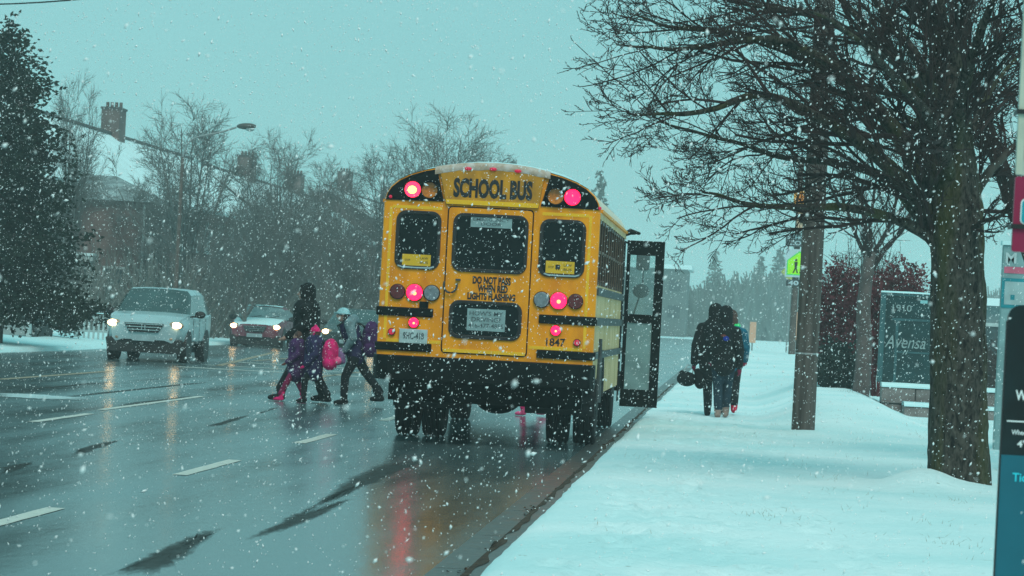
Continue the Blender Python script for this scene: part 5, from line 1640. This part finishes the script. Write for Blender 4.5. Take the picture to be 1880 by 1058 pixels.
for qx in (-.09, .10):
    fg.disc((cx + qx, zb_ + .43), .035, -.160, -.157, 10)
    fg.prism([(cx + qx - .05, zb_ + .38), (cx + qx + .05, zb_ + .38), (cx + qx + .03, zb_ + .2), (cx + qx + .07, zb_ + .06), (cx + qx + .03, zb_ + .06), (cx + qx, zb_ + .17), (cx + qx - .05, zb_ + .06), (cx + qx - .09, zb_ + .06), (cx + qx - .03, zb_ + .2)], -.160, -.157)
fg.build('walking_figures', INK, pent)
o3, x0, x1, z0, z1 = signp(1443, 1478, 513, 527, BLKR)
text_obj('lettering', '40', WHS, o3, x0 + .06, x0 + .36, z0 + .03, z1 - .03, -.151, depth=.003, bold=.02)
# a second, duller sign behind it
bb_ = at(1451, 500, 118)
s2 = thing('warning_sign', 'dull yellow diamond sign edge showing left of the bright crossing sign', 'sign', (bb_.x, 118, .1), 0)
MB().tube([(0, 0, 0), (0, 0, bb_.z + .3)], .03, 8).build('post', STEEL, s2)
r_d = .34
MB().prism([(0, bb_.z - r_d - .1), (r_d, bb_.z - .1), (0, bb_.z + r_d - .1), (-r_d, bb_.z - .1)], -.06, -.035).build('sign_plate', mat('dull_sign_yellow', (0.42, 0.46, 0.10), .6), s2, fixn=True)
# orange marker boards
ORM = mat('hazed_orange_marker', (0.72, 0.40, 0.27), .6, var=.05)  # orange paled, with haze put into the colour
for px, py0, py1, wpx, Y, lab in ((1382, 591, 630, 12, 112, 'haze-tinted orange marker board on a post right of the people on the snow'), (1462, 573, 625, 8, 99, 'narrow orange marker board squeezed between signal pole and utility pole')):
    a, c = at(px - wpx / 2, py0, Y), at(px + wpx / 2, py1, Y)
    t = thing('marker_board', lab, 'marker board', ((a.x + c.x) / 2, Y, .1), 0)
    w_ = (c.x - a.x) / 2 * .85
    pp = MB().b2(-w_, w_, -.06, -.02, c.z - .1, a.z - .1).build('board', ORM, t, bevel=.01)
    MB().tube([(0, 0, 0), (0, 0, a.z - .2)], .025, 8).build('post', STEEL, t)

# ---- sign wall: coping courses of stone blocks under snow, glass sign on top
STONE = mat('grey_wall_stone', (0.16, 0.135, 0.130), .8, c2=(0.24, 0.21, 0.20), scale=6, bump=.5, bscale=30)
WY = 55.0
wx0 = (at(1617, 735, WY)).x; wx1 = 9.0
zt = at(1660, 707, WY).z; zm = at(1700, 742, WY).z
wall = thing('stone_wall', 'low two step stone wall with snow on its ledges under the dark sign', 'wall', (0, WY, 0), 0)
rb = random.Random(4)
def course(x0, x1, y0, y1, z0, z1, bl):
    x = x0
    first = True
    me_cache = {}
    while x < x1 - .05:
        w_ = min(bl * rb.uniform(.85, 1.15), x1 - x)
        o = MB().b2(x + .006, x + w_ - .006, y0 + rb.uniform(-.008, .008), y1, z0 + .005, z1 - .005).build('block', STONE, wall)
        if w_ > .2:
            o.modifiers.new('bevel', 'BEVEL').width = .012
        x += w_
course(wx0, wx1, 0, .6, zt - .32, zt - .05, .62)
course(wx0, wx1, 0.02, .6, zt - .60, zt - .32, .62)
course(wx0 + .35, wx1, -.75, -.02, -.05, zm - .04, .8)
MB().b2(wx0 + .01, wx1 - .01, .05, .58, -.1, zt - .06).build('core', UNDER, wall)
def snowcap(x0, x1, y0, y1, z, th, parent):
    rows = []
    for i in range(50):
        x = x0 + (x1 - x0) * i / 49
        n_ = .02 * noise.noise(Vector((x * 2, z, 0)))
        rows.append([(x, y0 - .02, z + .0), (x, y0 - .03, z + th * .5), (x, y0 + .06, z + th + n_), (x, y1, z + th + n_), (x, y1 + .01, z)])
    MB().grid(rows).build('snow_cap', SNOWM, parent, smooth=180)
snowcap(wx0, wx1, 0, .6, zt - .05, .07, wall)
snowcap(wx0 + .35, wx1, -.75, -.02, zm - .04, .06, wall)

GS = mat('dark_teal_glass', (0.005, 0.026, 0.028), .3, c2=(0.010, 0.046, 0.050), scale=4, spec=.5)
GF = mat('pale_teal_frame', (0.03, 0.10, 0.11), .5, var=.15)
LET = mat('sign_letter_grey', (0.26, 0.34, 0.34), .5, var=.15)
a = at(1618, 540, 55.2); c = at(1727, 702, 55.2)
sg = thing('glass_sign', 'dark teal glass entrance sign standing on the stone wall left of the big tree', 'sign', (a.x, 55.2, zt), 0)
W_, H_ = c.x - a.x, a.z - zt + .03
MB().b2(.0, W_, 0.03, .22, 0.03, H_).build('panel', GS, sg, bevel=.01)
MB().b2(.0, .085, -.01, .028, 0.03, H_ - .01).build('frame', GF, sg)
MB().b2(.0855, W_, -.01, .028, H_ - .045, H_ - .015).build('frame', GF, sg)
MB().b2(.27, .315, .012, .029, .03, H_ * .70).build('frame', GF, sg)
MB().b2(.2, W_, .005, .011, H_ * .70, H_ * .725).build('frame', GF, sg)
MB().b2(.316, W_, .012, .029, H_ * .345, H_ * .365).build('frame', GF, sg)
text_obj('lettering', '1910', LET, sg, .20, .52, H_ * .80, H_ * .875, .008, depth=.01, bold=.01)
text_obj('lettering', 'Avensa', LET, sg, .10, .78, H_ * .40, H_ * .535, .004, depth=.01, shear=.3)
text_obj('lettering', 'II', LET, sg, .40, .50, H_ * .33, H_ * .38, .004, depth=.006, shear=.3)
MB().b2(.66, .78, .015, .0295, H_ * .90, H_ * .935).build('small_plate', mat('pale_blue_plate', (.25, .55, .58), .5), sg)
MB().grid([[(0, -.02, H_ + .001), (0, .08, H_ + .03), (0, .22, H_ + .001)], [(W_ / 2, -.02, H_ + .001), (W_ / 2, .1, H_ + .035), (W_ / 2, .22, H_ + .001)], [(W_, -.02, H_ + .001), (W_, .1, H_ + .025), (W_, .22, H_ + .001)]]).build('snow_cap', SNOWM, sg, smooth=180)

# ---- transit pillar behind the tree at the right edge
PILL = mat('pale_teal_panel', (0.22, 0.36, 0.37), .5, var=.15)
TLB = mat('teal_band', (0.0, 0.24, 0.29), .5)
a = at(1843, 450, 40); c = at(1900, 700, 40)
tpz = thing('transit_pillar', 'pale transit pillar with an M and teal bordered poster at the right edge', 'pillar', (a.x, 40, .1), 0)
W_, H_ = .62, a.z - .1
MB().b2(0, W_, 0, .2, 0, H_).build('panel', PILL, tpz, bevel=.01)
MB().b2(-.02, W_ + .02, -.03, .22, H_ + .002, H_ + .05).build('cap', SNOWM, tpz)
text_obj('lettering', 'M', mat('soft_white_print', (.5, .62, .63), .5), tpz, .03, .16, H_ - .22, H_ - .09, -.001, depth=.004, bold=.03)
PKB = mat('pink_band', (.62, .12, .20), .5)
MB().b2(.02, W_ - .02, -.008, -.001, H_ - .34, H_ - .26).build('pink_band', PKB, tpz)
po = MB().b2(0.0, W_, -.012, -.001, H_ - .76, H_ - .40).build('poster', TLB, tpz)
MB().b2(.035, W_ - .035, -.016, -.0125, H_ - .72, H_ - .44).build('poster_sheet', mat('poster_grey', (.33, .45, .46), .5), po)
MB().b2(.11, .16, -.018, -.0165, H_ - .66, H_ - .60).build('pictogram', TLB, po)

# ---- bus stop panels, close to the camera on the right
NY = 10.0
xe = at(1845, 700, NY).x
SILP = mat('pale_grey_panel', (0.42, 0.47, 0.40), .45, c2=(0.50, 0.54, 0.47), scale=3)
CRIM = mat('crimson_panel', (0.28, 0.0, 0.045), .4, var=.05)
BLP = mat('black_panel_print', (0.004, 0.006, 0.007), .3, c2=(0.006, 0.022, 0.026), scale=5, spec=.4)
TLP = mat('teal_panel_print', (0.0, 0.115, 0.165), .4, var=.05)
CY = mat('cyan_print', (0.02, 0.62, 0.75), .5, var=.02)
WP = mat('white_print', (0.80, 0.84, 0.84), .5, var=.02)
STR = mat('black_strap', (0.01, 0.01, 0.01), .5)
stop = thing('bus_stop_sign', 'bus stop post with crimson, black and teal panels at the right edge', 'bus stop sign', (xe, NY, 0), 0)
zq = lambda py: at(1865, py, NY).z
MB().tube([(.26, .09, .1), (.26, .09, 3.4)], .045, 16).build('post', STEEL, stop, smooth=60)
p1 = MB().prism(rr(.21, (zq(322) + 2.95) / 2, .42, 2.95 - zq(322) - .001, .012), -.0, .03).build('grey_panel', SILP, stop, fixn=True)
MB().b2(.0005, .02, -.004, .0, zq(320), 2.94).build('edge_strip', mat('edge_cream', (.50, .52, .42), .5), p1)
ic = MB().ring(rr(.09, zq(279), .13, zq(262) - zq(298), .012), rr(.09, zq(279), .122, zq(262) - zq(298) - .008, .010), -.004, -.0005).build('icon_frame', INK, p1)
MB().b2(.03, .15, -.003, -.0005, zq(279), zq(264)).build('icon_fill', INK, ic)
p2 = MB().prism(rr(.21, (zq(322) + zq(463)) / 2 - .001, .42, zq(322) - zq(463) - .004, .008), -.003, .027).build('crimson_panel', CRIM, stop, fixn=True)
ic = MB().prism(rr(.085, zq(388), .13, zq(365) - zq(412), .014), -.0055, -.0035).build('icon_frame', WP, p2, fixn=True)
MB().prism(rr(.085, zq(388), .122, zq(365) - zq(412) - .008, .011), -.0075, -.006).build('icon_fill', mat('icon_teal', (0.0, .35, .42), .4), ic, fixn=True)
for py in (205, 416):
    z_ = zq(py)
    s_ = MB().b2(-.006, .44, -.014, -.008, z_ - .007, z_ + .007)
    s_.b2(-.006, -.001, -.008, .12, z_ - .007, z_ + .007).b2(.44, .446, -.014, .12, z_ - .007, z_ + .007)
    s_.build('strap', STR, stop)
zt_, zmid = zq(560), zq(836)
P = [(0.0, zmid), (.42, zmid)] + [(.42 - .04 + .04 * cos(R(a_)), zt_ - .04 + .04 * sin(R(a_))) for a_ in range(0, 91, 15)] + [(.04 + .04 * cos(R(a_)), zt_ - .04 + .04 * sin(R(a_))) for a_ in range(90, 181, 15)]
p3 = MB().prism(P, .0, .028).build('black_panel', BLP, stop, fixn=True)
MB().b2(0.0, .42, .0, .028, .75, zmid - .0005).build('teal_panel', TLP, stop)
MB().b2(-.004, -.0005, -.002, .03, .75, zt_ - .05).build('panel_edge', INK, stop)
def pt_(s, px0, px1, py0, py1, m_, y=-.001, bold=.0):
    x0_, x1_ = at(px0, py1, NY).x - xe, at(px1, py1, NY).x - xe
    text_obj('lettering', s, m_, p3, x0_, x1_, at(px0, py1, NY).z, at(px0, py0, NY).z, y, depth=.0015, bold=bold)
pt_('W', 1864, 1885, 716, 735, WP, bold=.02)
pt_('Whee', 1857, 1883, 789, 798, WP, bold=.015)
pt_("4'", 1867, 1880, 808, 821, WP, bold=.02)
pt_('Tic', 1858, 1884, 868, 884, CY, bold=.02)
MB().b2(.012, .41, -.0025, -.0005, zq(775), zq(772.5)).build('rule_line', WP, p3)
# ================================================================== FAR SIDE OF THE ROAD
BRICK = mat('dark_red_brick', (0.12, 0.085, 0.08), .9, c2=(0.18, 0.125, 0.115), scale=1.5, spec=.15, detail=8)
TRIM = mat('painted_trim', (0.42, 0.50, 0.50), .6, var=.1)
WGL = mat('far_window_glass', (0.03, 0.05, 0.055), .2, var=.3)
RSN = mat('roof_snow_cover', (0.72, 0.90, 0.92), .8, var=.05, scale=.6, bump=.2, bscale=4)
def row_house(label, xf, y0, y1, eave, ridge, depth, chim, nwin, storeys=2, porch=True, z0=.3):
    t = thing('brick_house', label, 'house', (xf, y0, 0), 0)
    Ln = y1 - y0
    # gable ended block, ridge along the road
    pr = [(0, -.2), (0, eave), (-depth / 2, ridge - .12), (-depth, eave), (-depth, -.2)]
    MB().prism(pr, 0, Ln).build('wall', BRICK, t, fixn=True)
    rf = MB()
    o_ = .5
    sl = (ridge - eave) / (depth / 2)
    rf.add([(o_, -.4, eave - o_ * sl), (-depth / 2, -.4, ridge), (-depth - o_, -.4, eave - o_ * sl), (o_, Ln + .4, eave - o_ * sl), (-depth / 2, Ln + .4, ridge), (-depth - o_, Ln + .4, eave - o_ * sl)], [(0, 3, 4, 1), (1, 4, 5, 2)])
    r_ = rf.build('roof', RSN, t); m_ = r_.modifiers.new('s', 'SOLIDIFY'); m_.thickness = .22; m_.offset = 1
    MB().b2(-depth / 2 - .12, -depth / 2 + .12, -.42, Ln + .42, ridge + .19, ridge + .32).build('ridge', mat('ridge_tile', (.05, .05, .05), .8), r_)
    MB().b2(.42, .56, -.4, Ln + .4, eave - o_ * sl - .12, eave - o_ * sl + .04).build('gutter', mat('dark_fascia', (.05, .055, .055), .7), t)
    for cy, cw, ch in chim:
        c_ = MB().b2(-depth / 2 - .45, -depth / 2 + .45, cy - y0 - cw / 2, cy - y0 + cw / 2, ridge - .6, ridge + ch).build('chimney', BRICK, t)
        MB().b2(-depth / 2 - .5, -depth / 2 + .5, cy - y0 - cw / 2 - .05, cy - y0 + cw / 2 + .05, ridge + ch, ridge + ch + .1).build('cap', mat('ridge_tile', (.05, .05, .05)), c_)
        for q in range(4):
            xx_ = -depth / 2 - .33 + q * .22
            MB().disc((xx_, cy - y0), .085, ridge + ch + .1, ridge + ch + .38, 10, axis='z', r2=.08).build('chimney_pot', mat('pot_clay', (.10, .06, .05), .8), c_)
    step = Ln / nwin
    for i in range(nwin):
        yc = step * (i + .5)
        for s_ in range(storeys):
            zc = z0 + 1.55 + s_ * 2.75
            if zc + .7 > eave - .2: continue
            if s_ == 0 and i % 4 == 2:
                f = MB().b2(.0, .06, yc - .5, yc + .5, z0, z0 + 2.1).build('door', TRIM, t)
                MB().b2(.062, .10, yc + .32, yc + .38, z0 + .95, z0 + 1.05).build('handle', STEEL, f)
                continue
            f = MB().ring(rr(yc, zc, 1.25, 1.5, .02, 1), rr(yc, zc, 1.05, 1.3, .02, 1), .002, .08, axis='x').build('window', TRIM, t)
            MB().b2(.003, .03, yc - .52, yc + .52, zc - .64, zc + .64).build('pane', WGL, f)
            MB().b2(.031, .06, yc - .03, yc + .03, zc - .64, zc + .64).b2(.061, .07, yc - .52, yc + .52, zc - .025, zc + .025).build('glazing_bar', TRIM, f)
            MB().b2(.0, .16, yc - .68, yc + .68, zc - .83, zc - .76).build('sill', TRIM, f)
    for q in range(int(Ln / 9) + 1):
        yy = min(.3 + q * 9, Ln - .3)
        MB().tube([(.08, yy, 0), (.08, yy, eave - .3)], .07, 6).build('downpipe', TRIM, t)
    if porch:
        for q in range(int(Ln / 13)):
            yy = 4.5 + q * 13
            ph = MB().b2(.05, 1.7, yy - 1.5, yy + 1.5, 2.75, 2.95).b2(.05, 1.8, yy - 1.6, yy + 1.6, .1, z0).build('porch', TRIM, t)
            for dx in (-1.35, -.5, .5, 1.35):
                MB().b2(1.45, 1.62, yy + dx - .08, yy + dx + .08, z0, 2.745).build('column', TRIM, ph)
            MB().b2(.05, 1.75, yy - 1.55, yy + 1.55, 2.955, 3.06).build('snow_cap', RSN, ph)
    return t
row_house('nearest brick row house with a broad chimney on its snowy ridge, behind the silver car', -27, 124, 182, 6.1, 9.1, 8, [(159, 1.7, 1.45), (138, 1.6, 1.3)], 15)
row_house('middle brick row house whose chimney shows between the bare trees', -27, 187, 238, 6.3, 9.0, 8, [(203, 2.2, 1.5), (226, 2.0, 1.4)], 11)
row_house('farthest brick row house, its chimney just left of the bus in thick haze', -27, 242, 305, 8.0, 10.2, 8, [(254, 2.6, 1.7), (285, 2.4, 1.6)], 9, storeys=3)
# small projecting wing on the nearest house
wg = thing('brick_wing', 'small hip roofed brick wing projecting beside the large conifer', 'house', (-26.8, 128, 0), 0)
MB().b2(0, 3.2, 0, 7, -.2, 5.2).build('wall', BRICK, wg)
MB().add([], []) if False else None
hip = MB(); hip.add([(-.3, -.3, 5.2), (3.5, -.3, 5.2), (3.5, 7.3, 5.2), (-.3, 7.3, 5.2), (-.2, 3.5, 6.3), (1.4, 3.5, 6.3)], [(0, 1, 5, 4), (1, 2, 5), (2, 3, 4, 5), (0, 4, 3)])
hr = hip.build('roof', mat('dark_shingle', (.10, .12, .12), .8, c2=(.30, .38, .39), scale=1.5), wg)
for zc in (1.9,):
    for yc in (1.8, 5.2):
        f = MB().ring(rr(yc, zc, 1.25, 1.4, .02, 1), rr(yc, zc, 1.05, 1.2, .02, 1), 3.202, 3.28, axis='x').build('window', TRIM, wg)
        MB().b2(3.203, 3.23, yc - .52, yc + .52, zc - .59, zc + .59).build('pane', WGL, f)
    for xc in (.8, 2.2):
        f = MB().ring(rr(xc, zc, .95, 1.4, .02, 1), rr(xc, zc, .75, 1.2, .02, 1), -.08, -.002).build('window', TRIM, wg)
        MB().b2(xc - .37, xc + .37, -.03, -.003, zc - .59, zc + .59).build('pane', WGL, f)
        MB().b2(xc - .02, xc + .02, -.06, -.031, zc - .59, zc + .59).build('glazing_bar', TRIM, f)
for xx, yy in ((.1, -.08), (3.28, -.05)):
    MB().tube([(xx, yy, 0), (xx, yy, 5.1)], .06, 6).build('downpipe', TRIM, wg)

# picket fence
FY = 95.0
a, c = at(142, 590, FY), at(207, 624, FY)
fx0, fx1, fz0, fz1 = a.x, c.x + .35, .25, max(a.z, .9)
fc = thing('picket_fence', 'pale picket fence at the lawn edge left of the silver car', 'fence', (fx0, FY, 0), 0)
n_ = 10
for i in range(n_):
    x = (fx1 - fx0) * (i + .5) / n_
    MB().prism([(x - .03, fz0 - .1), (x + .03, fz0 - .1), (x + .03, fz1 - .04), (x, fz1), (x - .03, fz1 - .04)], -.015, .015).build('picket', TRIM, fc, fixn=True)
for zz in (fz0 + .1, fz1 - .14):
    MB().b2(0, fx1 - fx0, .016, .05, zz, zz + .06).build('rail', TRIM, fc)
for x in (0, fx1 - fx0):
    MB().b2(x - .06, x + .06, -.06, .06, fz0 - .1, fz1 + .08).build('post', TRIM, fc)
MB().b2(.07, fx1 - fx0 - .07, -.03, .04, fz1 + .002, fz1 + .03).build('snow_cap', SNOWM, fc)
# porch railing at the left edge
PY = 88.0
rl_ = thing('porch_railing', 'white framed porch railing with pale lower panels at the left edge', 'railing', (at(-60, 570, PY).x, PY, 0), 0)
rx = rl_.location.x
zt_ = at(20, 540, PY).z; zmid = at(20, 572, PY).z
xr = at(55, 570, PY).x - rx
for x in (0.0, xr * .5, xr):
    MB().b2(x - .06, x + .06, -.06, .06, .2, zt_).build('post', TRIM, rl_)
for zz in (zt_, zmid):
    MB().b2(-.06, xr + .06, -.05, .05, zz + .001, zz + .06).build('rail', TRIM, rl_)
for k_ in range(2):
    MB().b2(xr * .5 * k_ + .061, xr * .5 * (k_ + 1) - .061, -.02, .02, .25, zmid - .01).build('panel', mat('pale_panel', (.22, .25, .25), .7, c2=(.34, .38, .38), scale=3), rl_)
MB().b2(.0, xr, .6, 3.0, .2, zt_ - .1).build('porch_shade_block', mat('recess_shade', (.03, .04, .04), .9), rl_)  # solid block whose dark colour stands for the shade inside the porch

# cobra head street lamp
LY = 100.0
hp0 = at(434, 234, LY); hp1 = at(471, 230, LY)
lb = at(338, 600, LY)
lamp = thing('street_lamp', 'cobra head street lamp on a curved arm rising out of the bare trees', 'street lamp', (at(372, 262, LY).x - .6, LY, 0), 0)
lx = lamp.location.x
MB().tube([(0, 0, 0), (0, 0, 3), (0, 0, at(360, 290, LY).z)], [.09, .07, .05], 12).build('pole', POLEF, lamp, smooth=60)
MB().tube(spline([(0, 0, at(360, 290, LY).z - .02), (.25, 0, at(378, 258, LY).z), (at(405, 243, LY).x - lx, 0, at(405, 243, LY).z), (hp0.x - lx, 0, hp0.z)], 14), .03, 8).build('arm', STEEL, lamp, smooth=60)
hd_ = MB().ell(((hp0.x + hp1.x) / 2 - lx, 0, (hp0.z + hp1.z) / 2), ((hp1.x - hp0.x) / 2, .16, .10), nu=16, rot=Matrix.Rotation(R(-3), 3, 'Y')).build('lamp_head', mat('lamp_grey', (.07, .075, .07), .6), lamp, smooth=180)
MB().ell((hp1.x - lx - .2, 0, (hp0.z + hp1.z) / 2 - .085), (.15, .11, .07), nu=12).build('lens', TRIM, hd_, smooth=180)

# ---- end of the road and the right hand distance
FARG = mat('far_woodland', (0.08, 0.12, 0.115), .95, var=.4, scale=.3)
g = MB(); r_ = np.random.default_rng(12)
t_ = Twigs()
for i in range(2600):
    x = r_.uniform(-100, 95); Y = r_.uniform(400, 440)
    if -14 < x < -5 and r_.random() < .5: pass
    h = 8.4 + 3.2 * noise.noise(Vector((x * .06, 0, 0))) + 1.2 * noise.noise(Vector((x * .4, 0, 3)))
    p0 = np.array([x, Y, 0.0]); 
    for j in range(5):
        d = unit(np.array([r_.normal(0, .35), r_.normal(0, .35), 1])); ln = h * r_.uniform(.5, 1)
        t_.add(np.array([p0, p0 + d * ln * .5 + r_.normal(0, .3, 3), p0 + d * ln]), np.array([.26, .2, .08]), 3)
t_.into(g)
tag(g.build('far_wood', FARG), 'low hazy wood closing the far end of the road', 'wood', kind='stuff')
fb = thing('low_building', 'long flat roofed building fading in the haze between the bus door and the pointed conifer', 'building', (-22, 380, 0), 0)
fb.scale = (1.7, 1.7, 1.7)
CONC = mat('grey_render', (.09, .12, .12), .9, var=.15)
MB().b2(-4, 9.5, 0, 12, 0, 4.6).build('wall', CONC, fb)
MB().b2(-4.3, 9.8, -.3, 12.3, 4.602, 4.9).build('roof', RSN, fb)
for i in range(8):
    x = -3 + i * 1.6
    for z in (1.2, 3.0):
        f = MB().b2(x, x + 1.0, -.06, -.002, z, z + 1.0).build('window', CONC, fb)
        MB().b2(x + .08, x + .92, -.09, -.0605, z + .08, z + .92).build('pane', WGL, f)
# building and hedge on the far right, behind the trees
rb_ = thing('low_building', 'pale grey low building behind the big tree at the right edge', 'building', (6.0, 96, 0), 0)
MB().b2(0, 22, 0, 10, 0, 2.5).build('wall', mat('pale_render', (.16, .23, .24), .8, var=.12, scale=.8), rb_)
MB().b2(-.3, 22.3, -.3, 10.3, 2.502, 2.72).build('roof', RSN, rb_)
for i in range(9):
    x = .8 + i * 2.4
    f = MB().ring(rr(x + .7, 1.45, 1.4, 1.1, .02, 1), rr(x + .7, 1.45, 1.2, .9, .02, 1), -.06, -.002).build('window', TRIM, rb_)
    MB().b2(x + .11, x + 1.29, -.03, -.003, 1.01, 1.89).build('pane', WGL, f)
bush('clipped_hedge', 1700, 1960, 640, 66, 'brown twiggy hedge behind the stone wall at the right edge', mat('brown_hedge', (.05, .04, .038), .9, c2=(.09, .07, .065), scale=3), 240, 31, leafy=3, vase=1.0, z=.15)
# ================================================================== FALLING SNOW
FLAKE = mat('snowflake', (0.93, 0.95, 0.95), .7, var=.02, spec=.2)
r_ = np.random.default_rng(77)
N = 140000
d = 3.0 + 49.0 * r_.random(N) ** (1 / 2.05)
lat = r_.uniform(-.30, .165, N) * d
el = r_.uniform(-.125, .145, N) * d + 1.5
ok = ((d > 14) | (r_.random(N) < .4)) & (el > .02 + .16 * (lat > KERB_X))
# none inside the bus
bx = lat + 2.79; by = d - 36.6
ok &= ~((np.abs(bx) < 1.32) & (by > -.1) & (by < 10.4) & (el < 3.3))
d, lat, el = d[ok], lat[ok], el[ok]
n = len(d)
size = np.exp(r_.normal(math.log(.0026), .40, n))
size = np.clip(size, .0018, .0075)
size *= np.where(d < 7, .8, 1)
ctr = np.stack([lat, d, el], 1)
# irregular clumps: squashed octahedra at random tilt
base_ = np.array([[1, 0, 0], [-1, 0, 0], [0, 1, 0], [0, -1, 0], [0, 0, 1], [0, 0, -1]], float)
sc = size[:, None] * np.stack([r_.uniform(.7, 1.2, n), r_.uniform(.5, 1.0, n), r_.uniform(1.0, 2.6, n)], 1)
ang = r_.normal(R(28), R(32), n); ca, sa = np.cos(ang), np.sin(ang)
vv = base_[None] * sc[:, None, :] * r_.uniform(.7, 1.25, (n, 6, 1))
vx = vv[..., 0] * ca[:, None] + vv[..., 2] * sa[:, None]; vz = -vv[..., 0] * sa[:, None] + vv[..., 2] * ca[:, None]
vv = np.stack([vx, vv[..., 1], vz], -1) + ctr[:, None, :]
fc_ = np.array([[0, 2, 4], [2, 1, 4], [1, 3, 4], [3, 0, 4], [2, 0, 5], [1, 2, 5], [3, 1, 5], [0, 3, 5]])
F2 = (fc_[None] + (np.arange(n) * 6)[:, None, None]).reshape(-1, 3)
me = bpy.data.meshes.new('falling_snow')
me.vertices.add(n * 6); me.vertices.foreach_set('co', vv.ravel())
me.loops.add(len(F2) * 3); me.loops.foreach_set('vertex_index', F2.ravel())
me.polygons.add(len(F2)); me.polygons.foreach_set('loop_start', np.arange(len(F2)) * 3)
me.materials.append(FLAKE); me.update(calc_edges=True)
tag(link('falling_snow', me), 'snowflakes drifting through the air over road, bus and pavement', 'snowflakes', kind='stuff')

# ================================================================== HAZE
hm = bpy.data.materials.new('snow_haze'); hm.use_nodes = True
nt = hm.node_tree; nt.nodes.clear()
ho = nt.nodes.new('ShaderNodeOutputMaterial'); hv = nt.nodes.new('ShaderNodeVolumePrincipled')
hv.inputs['Color'].default_value = (0.86, 0.96, 0.96, 1)
hv.inputs['Density'].default_value = 0.0010
hv.inputs['Anisotropy'].default_value = 0.0
nt.links.new(hv.outputs[0], ho.inputs['Volume'])
hz_ = MB().b2(-320, 320, -70, 920, -1.2, 19.0).build('haze', hm)
tag(hz_, 'thin blue green haze of falling snow filling the street', 'haze', kind='stuff')
